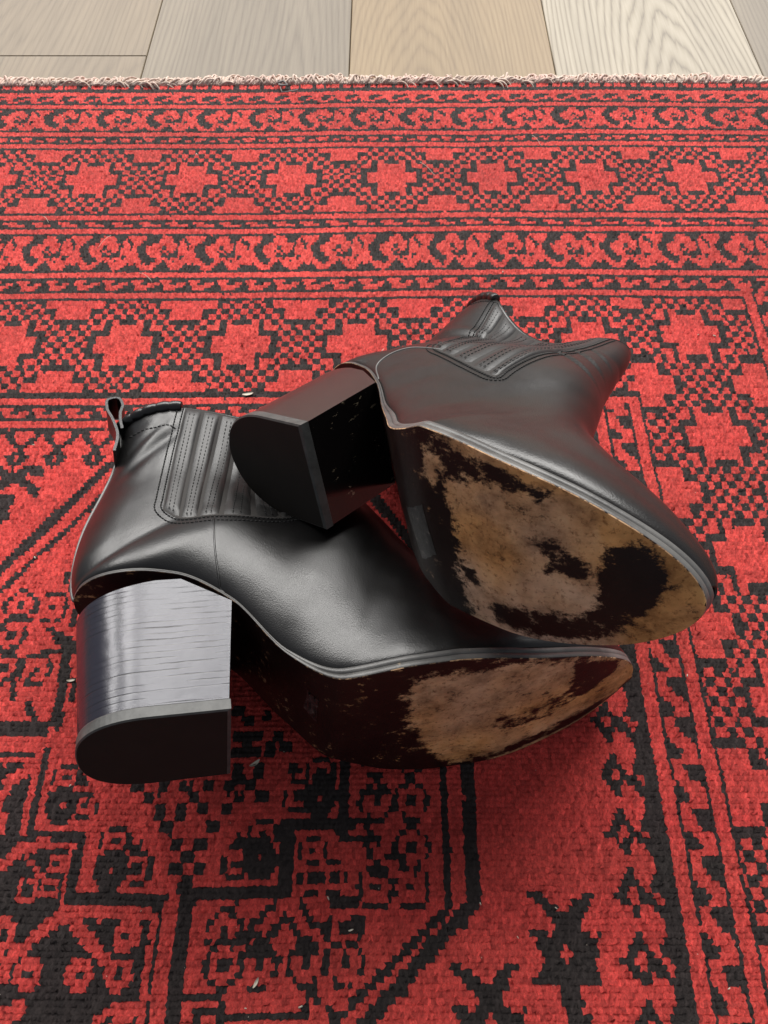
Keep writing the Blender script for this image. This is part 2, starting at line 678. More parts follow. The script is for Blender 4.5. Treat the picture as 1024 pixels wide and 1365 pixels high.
def band(art, y0, y1, x0, x1, period, phase=0.0):
    A = np.array([[1 if c == '#' else 0 for c in r] for r in art])
    h, w_ = A.shape
    m = sel(x0, x1, y0, y1)
    ci = np.floor(((KX - phase) / period % 1.0) * w_).astype(int).clip(0, w_ - 1)
    ri = np.floor((y1 - KY) / (y1 - y0) * h).astype(int).clip(0, h - 1)
    D[m] = A[ri, ci][m]


# end borders, from the fringe inwards
band(["...##...#..", "##...##...#"], 66.2, 66.85, X0, X1, 2.3)
hline(65.75)
band(HOOK, 64.3, 65.3, X0, X1, 2.05, .3)
hline(63.85)
band(FLOWERBAND, 60.3, 63.4, X0, X1, 4.3, 1.1)
hline(59.85)
band(HOOK, 58.75, 59.4, X0, X1, 2.05, 1.0)
hline(58.25)
crosses(X0, X1, 49.9, 57.8, -7.35, 54.1, 7.96, 7.9)
hline(49.45)
band(HOOK, 48.35, 49.0, X0, X1, 2.05, .1)
hline(47.9)
band(FLOWERBAND, 43.75, 47.4, X0, X1, 4.3, 3.0)
hline(43.3)
band(HOOK, 41.75, 42.85, X0, 28.0, 2.05, .6)
hline(41.25, X0, 25.6)

# frame around the field: end part, then the side part
XI, YI = 16.75, 32.0
crosses(X0, 25.3, 32.3, 40.8, -9.8, 36.5, 7.96, 8.2)
crosses(XI - .2, 25.3, -16, 40.8, 21.05, 37.2, 7.8, 8.45)
# outer side stripes
rect(25.3, 25.55, -16, 40.9, 1); rect(25.55, 26.15, -16, 41.2, 0); rect(26.15, 26.4, -16, 41.6, 1)
mside = sel(26.4, 28.4, -16, 42.6)


def vband(art, x0, x1, y0, y1, period, phase=0.0, flip=False):
    A = np.array([[1 if c == '#' else 0 for c in r] for r in art])
    if flip: A = A[::-1]
    h, w_ = A.shape
    m = sel(x0, x1, y0, y1)
    ci = np.floor(((phase - KY) / period % 1.0) * w_).astype(int).clip(0, w_ - 1)
    ri = np.floor((x1 - KX) / (x1 - x0) * h).astype(int).clip(0, h - 1)
    D[m] = A[ri, ci][m]


vband(HOOK, 26.4, 28.0, -16, 42.4, 2.15, 0, True)
rect(28.0, 28.3, -16, 43, 1); rect(28.3, 28.9, -16, 43.2, 0); rect(28.9, 29.2, -16, 43.2, 1)
vband(FLOWERBAND, 29.2, 33.4, -16, 43.5, 4.4, 1.0)
rect(33.4, 33.7, -16, 43.5, 1); rect(34.3, 34.6, -16, 43.5, 1)
crosses(34.6, X1, -16, 43.4, 39.0, 36.9, 8.3, 8.5)
# redo the end band lines over the corner
hline(43.3)
# inner guard, end part
rect(X0, XI, 31.7, 32.3, 1)
rect(X0, XI - .25, 31.35, 31.8, 0)
rect(X0, XI - .9, 31.05, 31.35, 1)
band(HOOK, 30.15, 31.05, X0, XI - 1.2, 2.1, .85)
rect(X0, XI - 2.2, 29.95, 30.2, 1)
rect(X0, XI - 2.5, 29.5, 29.95, 0)
rect(X0, XI - 3.2, 29.1, 29.5, 1)
# inner guard, side part (a red stripe between dark lines, hooks, another stripe)
rect(13.0, XI, -16, 31.4, 0)
rect(16.45, 16.72, -16, 32.2, 1)
rect(15.55, 15.82, -16, 31.35, 1)
vband(["..........#", "....##...##", "###.##..###", "######.####", "#####..####", "####...####", "##..#..#..#"][::1] and
      ["######.....", "#####......", "####.......", "##......#..", ".......###.", "......####.", ".....#####."],
      14.3, 15.6, -16, 30.9, 2.15, .2)
rect(14.05, 14.3, -16, 31.0, 1)
rect(13.4, 14.05, -16, 29.9, 0)
rect(12.95, 13.4, -16, 29.5, 1)

# flowers standing on the inner guard
FLOWER = ["###.......###",
          ".###.....###.",
          "..###...###..",
          "....#####....",
          ".....###.....",
          "....#####....",
          "..####.####..",
          "...###.###...",
          "....#####....",
          "......#......"]
for k in range(22):
    x = -20.35 + 2.4 * (k - 12)
    if x < 12.0: stamp(FLOWER, x, 27.7, .17, .285)
SIDEFLOWER = ["..........##",
              "....#.....##",
              "...##....###",
              "..####..####",
              ".###.##.####",
              "###..###..##",
              ".###.####..#",
              "..####.###.#",
              "...##...####",
              "....#....###",
              "..........##"]
for k in range(16):
    c = gp(849 + 8, 1193)
    stamp(SIDEFLOWER, 11.75, c[1] + .1 + 2.62 * (k - 6), .215, .235)

# ---- the gul (octagon) under the boots
GX = -9.55
OCT = [(4.05, 2.5), (4.05, 17.3), (-2.2, 26.6), (-16.9, 26.6), (-23.2, 17.3), (-23.2, 2.5), (-16.5, -6.0), (-4.8, -6.0), (4.05, 2.5)]
for a, b in zip(OCT[:-1], OCT[1:]): line(a, b, .62)
OCT2 = [(2.85, 2.2), (2.85, 17.3), (-2.9, 25.2), (-16.3, 25.2), (-22.0, 17.3), (-22.0, 2.2), (-16.0, -5.0), (-5.4, -5.0), (2.85, 2.2)]
for a, b in zip(OCT2[:-1], OCT2[1:]): line(a, b, .34)

# lower-left dark quadrant
rect(-22.4, -10.55, -16, 8.6, 1)
rect(-22.4, -10.55, 8.6, 8.95, 0)
rect(-22.4, -16.9, 8.95, 9.3, 1)
rect(-22.4, -16.6, 9.3, 9.75, 0)
rect(-30, -16.75, 10.1, 10.85, 1)
# stepped medallion, red ground
rect(-16.9, -2.2, 5.55, 14.0, 0)
rect(-14.3, -4.8, 2.7, 14.0, 0)


def frame_step(pts, th):
    for a, b in zip(pts[:-1], pts[1:]):
        x0, x1 = sorted((a[0], b[0])); y0, y1 = sorted((a[1], b[1]))
        rect(x0 - th / 2, x1 + th / 2, y0 - th / 2, y1 + th / 2, 1)


# outlines: thin on the left, thick on the right
rect(-17.35, -17.05, 5.4, 9.2, 0); rect(-17.35, -14.35, 4.75, 5.05, 0); rect(-14.85, -14.55, 2.1, 5.05, 0); rect(-14.85, -10.3, 2.0, 2.35, 0)
frame_step([(-16.8, 9.2), (-16.8, 5.45), (-14.25, 5.45), (-14.25, 2.75), (-10.0, 2.75)], .36)
frame_step([(-16.75, 10.5), (-15.3, 17.5), ], .0) if False else None
frame_step([(-9.0, 3.05), (-4.55, 3.05), (-4.55, 5.85), (-1.95, 5.85), (-1.95, 17.5)], .62)
# dividing stripe below the medallion
rect(-10.5, -8.5, -16, 2.6, 1)
rect(-10.5, -10.25, -16, 2.3, 0)
rect(-9.95, -9.25, -16, 2.6, 0)
rect(-8.65, 2.5, -16, 2.4, 0)
# redo outline right bottom edge
for a, b in zip(OCT[:-1], OCT[1:]): line(a, b, .62)
for a, b in zip(OCT2[6:], OCT2[7:]): line(a, b, .34)

# V of chequers inside the medallion
for (x, y) in [(540, 245), (640, 250), (725, 255), (815, 245), (895, 250), (980, 245), (580, 300), (755, 295), (935, 292), (1020, 300), (630, 350), (705, 350),
               (795, 345), (885, 345), (655, 402), (835, 402), (690, 470), (785, 470), (735, 520), (685, 575), (780, 575), (722, 630), (1010, 200), (930, 190), (850, 190), (1000, 120), (920, 130), (960, 70)]:
    c = gp(x / 2.926, 960 + y / 2.926)
    rect(c[0] - .29, c[0] + .29, c[1] - .285, c[1] + .285, 1)
for (x, y) in [(318, 980), (345, 980), (372, 980), (330, 1000), (360, 1000), (382, 995), (318, 1040), (330, 960), (355, 957), (318, 950)]:
    c = gp(x, y)
    rect(c[0] - .29, c[0] + .29, c[1] - .285, c[1] + .285, 1)


def blob(px, py, r=.85):
    c = gp(px, py)
    disc(c, r, r * 1.0, 1)
    rect(c[0] - r * .55, c[0] + r * .55, c[1] - r * 1.1, c[1] + r * 1.1, 1)
    rect(c[0] - .12, c[0] + .12, c[1] - .15, c[1] + .15, 0)


def ringsq(px, py, s=.62, bg=0, around=True):
    """square ring with a small centre"""
    c = gp(px, py)
    if around:
        rect(c[0] - s - .25, c[0] + s + .25, c[1] - s * .8, c[1] + s * .8, 1)
        rect(c[0] - s * .8, c[0] + s * .8, c[1] - s - .26, c[1] + s + .26, 1)
    rect(c[0] - s, c[0] + s, c[1] - s, c[1] + s, bg)
    rect(c[0] - .22, c[0] + .22, c[1] - .2, c[1] + .2, 1)


def ring(px, py, r=.85):
    c = gp(px, py)
    rr = ((KX - c[0]) / r) ** 2 + ((KY - c[1]) / (r * 1.08)) ** 2
    ang = np.arctan2(KY - c[1], KX - c[0])
    D[(rr < 1.85) & (rr > 1.0) & (np.abs(np.sin(2 * ang)) < .97)] = 1
    D[rr < 1.0] = 0
    rect(c[0] - .2, c[0] + .2, c[1] - .2, c[1] + .2, 1)


for q in [(90, 1037), (114, 1073), (155, 1119), (184, 1155), (427, 1032), (397, 1063), (351, 1112), (316, 1150)]: ringsq(*q, s=.5)
for q in [(84, 1071), (150, 1156), (427, 1062), (346, 1146)]: blob(*q)
for q in [(112, 1046), (180, 1128), (395, 1030), (320, 1118)]:
    for k in range(6):
        c = gp(q[0] + random.uniform(-9, 9), q[1] + random.uniform(-9, 9)); rect(c[0] - .12, c[0] + .12, c[1] - .14, c[1] + .14, 1)

# right red quadrant
for q in [(502, 1070), (548, 1070), (548, 1131), (501, 1185), (548, 1185), (502, 1012), (548, 1010)]: ring(*q, r=.66)
for q in [(416, 1135), (416, 1171), (445, 1171)]: ringsq(*q, s=.46)
for q in [(300, 1240), (346, 1287), (410, 1287), (460, 1287), (460, 1238), (299, 1284)]: ring(*q, r=.66)
for q in [(505, 1047), (502, 1160), (346, 1262), (410, 1263), (525, 1132), (335, 1235)]:
    c = gp(*q)
    line((c[0] - .42, c[1] - .3), (c[0] + .42, c[1] - .3), .3); line((c[0], c[1]), (c[0], c[1] + .2), .35)
for pts in ([(366, 1203), (340, 1232), (330, 1250)], [(380, 1222), (350, 1260)], [(380, 1222), (404, 1254)], [(400, 1203), (416, 1236), (432, 1240)],
            [(440, 1205), (474, 1205)], [(473, 1225), (473, 1245)], [(490, 1105), (505, 1125)], [(465, 1100), (500, 1096)], [(455, 1118), (488, 1118), (495, 1143)],
            [(436, 1232), (434, 1250)], [(448, 1113), (470, 1105)], [(300, 1357), (405, 1355), (412, 1328), (425, 1332)], [(262, 1365), (262, 1345), (290, 1342), (296, 1365)],
            [(250, 1330), (292, 1326), (300, 1340)], [(436, 1345), (450, 1365)]):
    line_px(pts, .3)
# dark quadrant's red figures
line_px([(15, 1276), (88, 1216), (142, 1278)], .56, 0)
line_px([(0, 1160), (22, 1138), (60, 1122)], .5, 0)
line_px([(0, 1065), (12, 1045), (45, 1020)], .6, 0)
for (x, y) in [(169, 1244), (160, 1295), (107, 1297), (39, 1297), (4, 1248), (-4, 1294), (-6, 1096), (-30, 1270)]:
    c = gp(x, y); disc(c, .62, .68, 0); rect(c[0] - .2, c[0] + .2, c[1] - .18, c[1] + .18, 1)
for (x, y) in [(76, 1150), (67, 1184), (37, 1188)]: ringsq(x, y, .42, 0, False)
for k in range(7):
    c = gp(36 + k * 3.5, 1143 + k * 4.5); rect(c[0] - .12, c[0] + .12, c[1] - .14, c[1] + .14, 0)
line_px([(127, 1362), (150, 1342), (188, 1336), (187, 1372)], .36, 0); line_px([(0, 1362), (24, 1345)], .8, 0)
line_px([(150, 1365), (172, 1352)], .5, 0)

# upper-left red quadrant figures
for q in [(28, 806), (70, 808), (16, 845), (48, 892), (-25, 815), (5, 888)]: ring(*q, r=.68)
line_px([(90, 864), (84, 920), (76, 965)], .6)
line_px([(60, 868), (104, 869)], .4)
for pts in ([(93, 762), (91, 778)], [(95, 787), (103, 795)], [(68, 836), (82, 856)], [(82, 845), (100, 858)], [(100, 815), (98, 830)], [(16, 903), (20, 930)], [(36, 940), (48, 960)],
            [(20, 820), (40, 826)], [(0, 830), (8, 836)], [(0, 870), (20, 874)], [(100, 905), (98, 930)], [(44, 900), (38, 906)]):
    line_px(pts, .34)

# star shapes in the open field
STAR = ["###..........###.",
        ".####......####..",
        "...####...####...",
        "....#########....",
        ".....#######.....",
        "......######.....",
        "####.#########..#",
        ".#######.#######.",
        "..#####...######.",
        "...#####.######..",
        "..#############..",
        ".###############.",
        "################.",
        "......#####......", "......#####......", "......#####......", ".......####......", ".......#####.....", ".......#####.....", ".......#####.....", "........####.....", "........####....."]
c = gp(752, 1251); stamp(STAR, c[0] + .1, c[1] - 1.2, .185, .285)
c = gp(651, 1352); stamp(STAR, c[0] + .05, c[1] - 1.2, .185, .285)
line_px([(-12, 622), (14, 628), (24, 636), (42, 645), (48, 654)], .62); line_px([(4, 645), (20, 632), (40, 624), (56, 626)], .62); line_px([(-12, 652), (10, 640)], .6)
line_px([(-10, 665), (14, 664), (2, 678), (8, 686), (-10, 690)], .7)
for q in [(-60, 640), (-110, 700), (1, 560)]:
    pass

# ---- colours of the knots
RED = np.array([.56, .056, .047]); DARK = np.array([.027, .0205, .0195])
# hand-tied knots stray across the outlines here and there
sh = np.roll(D, 1, axis=1); sv = np.roll(D, 1, axis=0)
D = np.where(rng.random(D.shape) < .02, sh, D); D = np.where(rng.random(D.shape) < .008, sv, D)
colr = np.where(D[..., None] == 1, DARK, RED).astype(np.float32)
rowtone = 1 + .06 * np.cumsum(rng.normal(size=NR)).clip(-2, 2)[:, None] * .35
tone = rowtone * (1 + .15 * rng.normal(size=(NR, NC))) * (1 + .20 * fbm(KX * .10, KY * .22, 3))
colr *= np.clip(tone, .6, 1.5)[..., None]
warm = fbm(KX * .06, KY * .5, 9)[..., None]
colr *= 1 + warm * np.array([.02, .16, .10])
colr = np.clip(colr, .004, .95)

# ---- rug mesh: two by two quads a knot, crown of each knot raised
nv, nh = 2 * NR + 1, 2 * NC + 1
gx = X0 + DX / 2 * np.arange(nh)
gy = YT - DY / 2 * np.arange(nv)
VX, VY = np.meshgrid(gx, gy)
VX = VX.astype(np.float64); VY = VY.astype(np.float64)
oddr = (np.arange(nv) % 2 == 1)[:, None]; oddc = (np.arange(nh) % 2 == 1)[None, :]
crown = np.repeat(np.repeat(rng.normal(size=(NR + 1, NC + 1)), 2, axis=0), 2, axis=1)[:nv, :nh] * .022
VZ = np.where(oddr & oddc, .10 + crown, np.where(oddr, .075 + crown, np.where(oddc, -.03, -.05)))
VZ = VZ + rng.normal(size=VZ.shape) * .026
VZ += .10 * fbm(VX * .05, VY * .05, 21) + .03 * fbm(VX * .5, VY * .5, 5)
rowjit = np.repeat(rng.normal(size=(NR + 1, 1)), 2, axis=0)[:nv] * .018
VXW = VX + rng.normal(size=VX.shape) * .026 + .07 * fbm(VX * .25, VY * .6, 31) + rowjit
VYW = VY + rng.normal(size=VX.shape) * .022 + .16 * fbm(VX * .10, VY * .05, 41) + .04 * fbm(VX * .7, VY * .4, 43)
# slight sag of the weave: the end borders bow by a few millimetres
VYW += .25 * np.sin(VX * .055 + .6) * sstep(VY, 10, 60)
verts = np.stack([VXW, VYW, VZ], -1).reshape(-1, 3) * CM
idx = np.arange(nv * nh).reshape(nv, nh)
quads = np.stack([idx[1:, :-1], idx[1:, 1:], idx[:-1, 1:], idx[:-1, :-1]], -1).reshape(-1, 4)
nq = len(quads)
me = bpy.data.meshes.new('rug')
me.vertices.add(len(verts)); me.vertices.foreach_set('co', verts.astype(np.float32).ravel())
me.loops.add(nq * 4); me.loops.foreach_set('vertex_index', quads.astype(np.int32).ravel())
me.polygons.add(nq)
me.polygons.foreach_set('loop_start', np.arange(nq, dtype=np.int32) * 4)
me.polygons.foreach_set('loop_total', np.full(nq, 4, dtype=np.int32))
me.update(calc_edges=True)
me.polygons.foreach_set('use_smooth', np.ones(nq, dtype=bool))
at = me.attributes.new('knot', 'FLOAT_COLOR', 'FACE')
fc = np.repeat(np.repeat(colr, 2, axis=0), 2, axis=1).reshape(-1, 3)
at.data.foreach_set('color', np.concatenate([fc, np.ones((nq, 1))], 1).astype(np.float32).ravel())
me.materials.append(M_RUG)
rug = bpy.data.objects.new('rug', me)
COL.objects.link(rug)
tag(rug, 'red wool rug with charcoal geometric crosses and octagon pattern', 'rug')
# its thickness below the pile
mesh_obj('rug_backing', [(X0 + .2, -14, -.99), (X1 - .2, -14, -.99), (X1 - .2, YT - .25, -.99), (X0 + .2, YT - .25, -.99),
                         (X0 + .2, -14, -.12), (X1 - .2, -14, -.12), (X1 - .2, YT - .25, -.12), (X0 + .2, YT - .25, -.12)],
         [(0, 3, 2, 1), (0, 1, 5, 4), (1, 2, 6, 5), (2, 3, 7, 6), (3, 0, 4, 7)], NT('rug_edge_wool').set(Base_Color=(.20, .03, .03, 1), Roughness=.9).m, rug, False)

# fringe: loose cotton strands along the far end
mb = MB()
x = -50.0
while x < 50.0:
    n = 8
    lean = .35 + .45 * math.sin(x * .21) + random.gauss(0, .35)
    L = random.uniform(1.4, 2.6)
    y0 = YT - .25 + .25 * math.sin(x * .055 + .6) + random.uniform(-.08, .05)
    curl = random.uniform(-1.6, 2.4); hump = random.uniform(.1, .45)
    z0 = random.uniform(-.15, .12)
    P = []
    px_, py_ = x, y0
    a = math.pi / 2 - lean
    for k in range(n):
        s = k / (n - 1)
        P.append((px_, py_, z0 + hump * math.sin(s * 3.0) - .70 * s * s))
        a -= curl / n
        px_ += math.cos(a) * L / n; py_ += math.sin(a) * L / n
    mb.tube(P, np.linspace(random.uniform(.085, .125), .06, n), 5)
    x += random.uniform(.03, .065)
fr = mb.build('fringe', M_FRINGE, rug)
fr['kind'] = 'stuff'
mb = MB()
for k in range(420):
    xx = -50 + k * .24
    yy = YT - .2 + .25 * math.sin(xx * .055 + .6)
    mb.tube([(xx - .1, yy - .12, .0), (xx, yy, .10), (xx + .16, yy + .12, .02)], .09, 5)
mb.build('selvedge_cord', M_FRINGE, rug)['kind'] = 'stuff'

# grey loose thread caught in the fringe
g0 = gp(372, 118)
mb = MB()
mb.tube([(g0[0] + a, g0[1] + b, .15 + c) for a, b, c in ((-.2, .9, .1), (.1, .5, .25), (.25, .1, .1), (.2, -.5, .2), (.35, -.9, .05), (1.0, -.85, .1), (1.7, -.55, .05))], .05, 5)
mb.tube([(g0[0] + a, g0[1] + b, .2 + c) for a, b, c in ((-.1, .3, .1), (.4, .4, .25), (.8, .0, .1), (.3, -.2, .2), (.0, .2, .05))], .10, 5)
tag(mb.build('thread', M_GREY), 'tangled grey thread caught at the inner edge of the cream fringe', 'thread')

# crumbs and lint
def flake(name, px, py, size, label, curl=.5, mat=M_SPECK, group=None, rot=0.0):
    c = gp(px, py)
    n, m = 7, 4
    V = []
    for i in range(n):
        u = i / (n - 1) * 2 - 1
        for j in range(m):
            v = j / (m - 1) * 2 - 1
            ww = .32 * (1 - .7 * u * u)
            a, b = u * size, v * ww * size
            z = .14 + curl * size * (u * u * .8 + .25 * v * v) + .02 * random.random()
            V.append((c[0] + a * math.cos(rot) - b * math.sin(rot), c[1] + a * math.sin(rot) + b * math.cos(rot), z))
    F = grid_faces(n, m)
    V2 = [(x, y, z - .035) for x, y, z in V]
    F += grid_faces(n, m, base=n * m, flip=True)
    ring_ = [i * m for i in range(n)] + [(n - 1) * m + j for j in range(1, m)] + [i * m + m - 1 for i in range(n - 2, -1, -1)] + [j for j in range(m - 2, 0, -1)]
    for a, b in zip(ring_, ring_[1:] + ring_[:1]): F.append((a, b, b + n * m, a + n * m))
    o = mesh_obj(name, V + V2, F, mat)
    tag(o, label, 'crumb', group)
    return o


flake('crumb', 341, 1019, .28, 'curled white flake on the rug just right of the lower heel', .9, group='crumbs on the rug', rot=.6)
flake('crumb', 342, 1310, .22, 'pale rounded crumb at the bottom of the rug below the heel', .5, group='crumbs on the rug', rot=1.1)
flake('crumb', 331, 527, .36, 'long cream flake on the rug above the shaft of the lower boot', .15, group='crumbs on the rug', rot=.2)
flake('crumb', 96, 908, .22, 'small cream shaving on the rug left of the stacked heel', .3, group='crumbs on the rug', rot=.1)
flake('crumb', 468, 1240, .12, 'tiny pink white crumb on the red quadrant of the rug medallion', .3, group='crumbs on the rug', rot=.3)
mb = MB()
SPX = [(670, 365), (263, 208), (267, 162), (84, 157), (24, 176), (352, 223), (960, 336), (895, 268), (548, 262), (46, 595), (48, 745), (741, 1211), (970, 1318), (118, 908), (915, 902),
       (930, 448), (952, 450), (875, 572), (120, 1010), (95, 1048), (328, 1344), (401, 1342), (438, 1198), (448, 168), (655, 166), (640, 1205), (690, 1250)]
for k in range(60): SPX.append((random.uniform(0, 1024), random.uniform(130, 1360)))
for k, (a, b) in enumerate(SPX):
    c = gp(a, b); s = random.uniform(.035, .08) if k < 27 else random.uniform(.012, .03)
    an = random.uniform(0, 3.1)
    p = np.array([c[0], c[1], .13]); q = np.array([math.cos(an), math.sin(an), random.uniform(-.2, .3)])
    mb.tube([p - q * s, p + np.array([0, 0, s * .5]), p + q * s * random.uniform(.6, 1.6)], s * .5, 5)
tag(mb.build('lint_specks', M_SPECK), 'scattered pale specks of lint on the rug', None, None, 'stuff')
# fine hairs
mb = MB()
for (a, b, L, an) in [(505, 480, 1.8, 1.2), (505, 500, 1.5, 1.9), (570, 228, 2.2, -1.0), (195, 372, 1.4, -.7), (140, 325, 1.6, 1.1), (715, 190, 1.6, -1.2), (62, 295, 1.0, -.9)]:
    c = gp(a, b)
    mb.tube([(c[0] + math.cos(an) * L * (t - .5), c[1] + math.sin(an) * L * (t - .5) + .12 * math.sin(3 * t), .16 + .1 * math.sin(3.1 * t)) for t in np.linspace(0, 1, 8)], .018, 4)
tag(mb.build('lint_hairs', M_SPECK), 'fine pale hairs lying on the rug', None, None, 'stuff')


# ------------------------------------------------------------------ boots
class Boot:
    """One ankle boot in its own space (cm): x heel to toe, y to the left, z up from the sole; side -1 is the right side."""

    def __init__(s, P):
        s.P = P
        L = P['L']
        ak = P['arch']
        s.zb = pchip([-.5, 1.5, P['PKX'], P['XT']] + [a[0] for a in ak] + [P['XBALL'], P['XBALL'] + 3, L - 3.2, L + .1],
                     [P['PKZ'] + .95, P['PKZ'] + .62, P['PKZ'] + .10, P['ZT'] + .02] + [a[1] for a in ak] + [.12, .10, .10 + (P['ZTOE'] - .1) * .42, P['ZTOE'] + .05])
        s.th = pchip([-1, 6, 8.5, 11, 27], [.20, .20, .30, .60, .58])
        w3 = P['HW'] + .14
        s.w3 = w3
        s.x0 = -.42
        Xb = P['XBALL']
        s._mid = pchip([3.2, 6.5, 8.5, 11.0, 13.5, Xb], [w3, w3 - .05, P['shank'], P['waist'], P['WB'] - .16 - (3.35 - P['waist']) * .8, P['WB']])
        tm = [0, .8, 1.9, 4.0, 7.0, 10.5, 13.0, 15.0, 17.0, 19.0, 20.5, 21.5, 22.2, 23.2, 24.4, 26, 28, 29.4, 30.4]
        # toe to heel along the feather line, then up the back of the shaft
        px = [L - .08, L - .35, L - .95, L - 2.4, L - 4.9, 18.0, 15.2, 12.5, 10.5, 8.6, 6.6, 4.3, 2.0, .3, -.40]
        Q = [(L - .02, None), (L - .30, 2.95), (L - 1.0, 3.62), (L - 2.6, 4.55), (L - 5.0, 5.65), (18.6, 6.9), (17.05, 8.4), (16.05, 10.3), (15.5, 11.6), (15.05, 12.6), (14.7, 13.4),
             (14.4, 14.2), (14.15, 15.0), (13.95, 15.7), (13.75, 16.3)]
        sx = np.array(px)
        zf = s.zb(sx) + s.th(sx)
        Pp = [(x_, z_) for x_, z_ in zip(sx, zf)]
        dz = P['ZTOE'] - 1.5
        Qq = [(L - .02, zf[0] + .35)] + [(q[0], q[1] + dz * max(0, 1 - i / 5)) for i, q in enumerate(Q[1:])]
        back = P['back']; front = P['front']
        Pp += back; Qq += front
        n = len(Pp)
        u = np.linspace(0, 1, n)
        s.u_heel = u[14]
        s.fP = catmull(u, np.array(Pp)); s.fQ = catmull(u, np.array(Qq))
        W = s.halfw(sx) - .13
        Mk = []
        for i in range(n):
            x_ = Pp[i][0]
            if i <= 4: m_ = .74 * max(W[i], .25)
            elif i < 15: m_ = np.interp(x_, [-.5, .3, 4, 8.6, 10, 12, 15, 17, L - 4.9], [2.72, 2.70, 2.72, 2.72, 2.65, 2.45, 2.4, 2.7, .74 * W[4]])
            else: m_ = np.interp((i - 14) / (n - 15), [0, .25, .5, .75, 1], P['shaftM'])
            Mk.append(m_)
        s.fM = catmull(u, np.array(Mk))
        s.n = n

    def halfw(s, x):
        P = s.P; Xb, L = P['XBALL'], P['L']
        x = np.asarray(x, float)
        fore = P['WB'] * np.sqrt(np.clip(1 - ((x - Xb) / (L - Xb)) ** 2, 0, 1)) ** 1.12
        seat = s.w3 * np.sqrt(np.clip(1 - ((3.2 - x) / (3.2 - s.x0)) ** 2, 0, 1))
        return np.where(x > Xb, fore, np.where(x < 3.2, seat, s._mid(x)))

    def cy(s, x):
        return s.P['c'] * np.clip((np.asarray(x, float) - 10) / (s.P['L'] - 10), 0, 1.1) ** 1.5

    def utop(s, t):
        """topline: dips over the elastic"""
        return 1 - s.P['dip'] * np.exp(-((t - s.P['dip_t']) / s.P['dip_w']) ** 2)

    def surf(s, u, t, side):
        u = np.asarray(u, float); t = np.asarray(t, float)
        P_, Q_ = s.fP(u), s.fQ(u)
        x = P_[..., 0] + (Q_[..., 0] - P_[..., 0]) * t
        z = P_[..., 1] + (Q_[..., 1] - P_[..., 1]) * t
        M = s.fM(u)[..., 0]
        wb = np.where(u < s.u_heel, np.clip(s.halfw(P_[..., 0]) - .13, 0, 9), 0)
        e = (.36 + s.P['ridge'] * sstep(u, s.u_heel + .03, s.u_heel + .16) * (1 - sstep(t, 0, .45))) + .14 * sstep(t, .3, .9)
        b = np.clip(1 - np.abs(2 * t - 1) ** 2.6, 0, 1)
        y = np.sqrt((wb * (1 - t)) ** 2 + (M * b ** e) ** 2)
        y = y * s.P['dent'](x, z, side)
        cc = s.cy(x) * (1 - sstep(z, 3, 12))
        yy = side * y + cc + s.P['bend'](x, z)
        return np.stack([x, yy, z], -1)

    def inv(s, x, z):
        """(u, t) of the side-view point x, z"""
        x = np.asarray(x, float); z = np.asarray(z, float)
        lo = np.full(x.shape, .0); hi = np.full(x.shape, 1.06)

        def g(u):
            P_, Q_ = s.fPx(u), s.fQx(u)
            return (Q_[..., 0] - P_[..., 0]) * (z - P_[..., 1]) - (Q_[..., 1] - P_[..., 1]) * (x - P_[..., 0])
        lo = np.full(x.shape, .25)
        for _ in range(40):
            mid = (lo + hi) / 2
            c = g(mid) > 0
            lo = np.where(c, mid, lo); hi = np.where(c, hi, mid)
        u = (lo + hi) / 2
        P_, Q_ = s.fPx(u), s.fQx(u)
        d = Q_ - P_
        t = ((x - P_[..., 0]) * d[..., 0] + (z - P_[..., 1]) * d[..., 1]) / (d ** 2).sum(-1)
        return u, np.clip(t, 0.002, .998)

    def fPx(s, u):
        return s.fP(u) + np.clip(u - 1, 0, 1)[..., None] * (s.fP(np.ones_like(u)) - s.fP(np.ones_like(u) - .01)) * 100

    def fQx(s, u):
        return s.fQ(u) + np.clip(u - 1, 0, 1)[..., None] * (s.fQ(np.ones_like(u)) - s.fQ(np.ones_like(u) - .01)) * 100

    def at(s, x, z, side, off=0.0):
        """surface point(s) under side-view x, z, moved outwards by off"""
        x = np.asarray(x, float); z = np.asarray(z, float)
        u, t = s.inv(x, z)
        p = s.surf(u, t, side)
        h = 2e-3
        d1 = s.surf(u + h, t, side) - s.surf(u - h, t, side)
        d2 = s.surf(u, np.clip(t + h, 0, 1), side) - s.surf(u, np.clip(t - h, 0, 1), side)
        n = np.cross(d1, d2); n /= np.linalg.norm(n, axis=-1)[..., None] + 1e-9
        flip = np.sign(n[..., 1] * side)[..., None]; flip[flip == 0] = 1
        return p + n * flip * off

    def along(s, pts, step=.12):
        """resampled polyline (x, z), smoothed"""
        p = np.asarray(pts, float)
        k = np.concatenate([[0], np.cumsum(np.linalg.norm(np.diff(p, axis=0), axis=1))])
        f = catmull(k, p)
        return f(np.linspace(0, k[-1], max(6, int(k[-1] / step))))


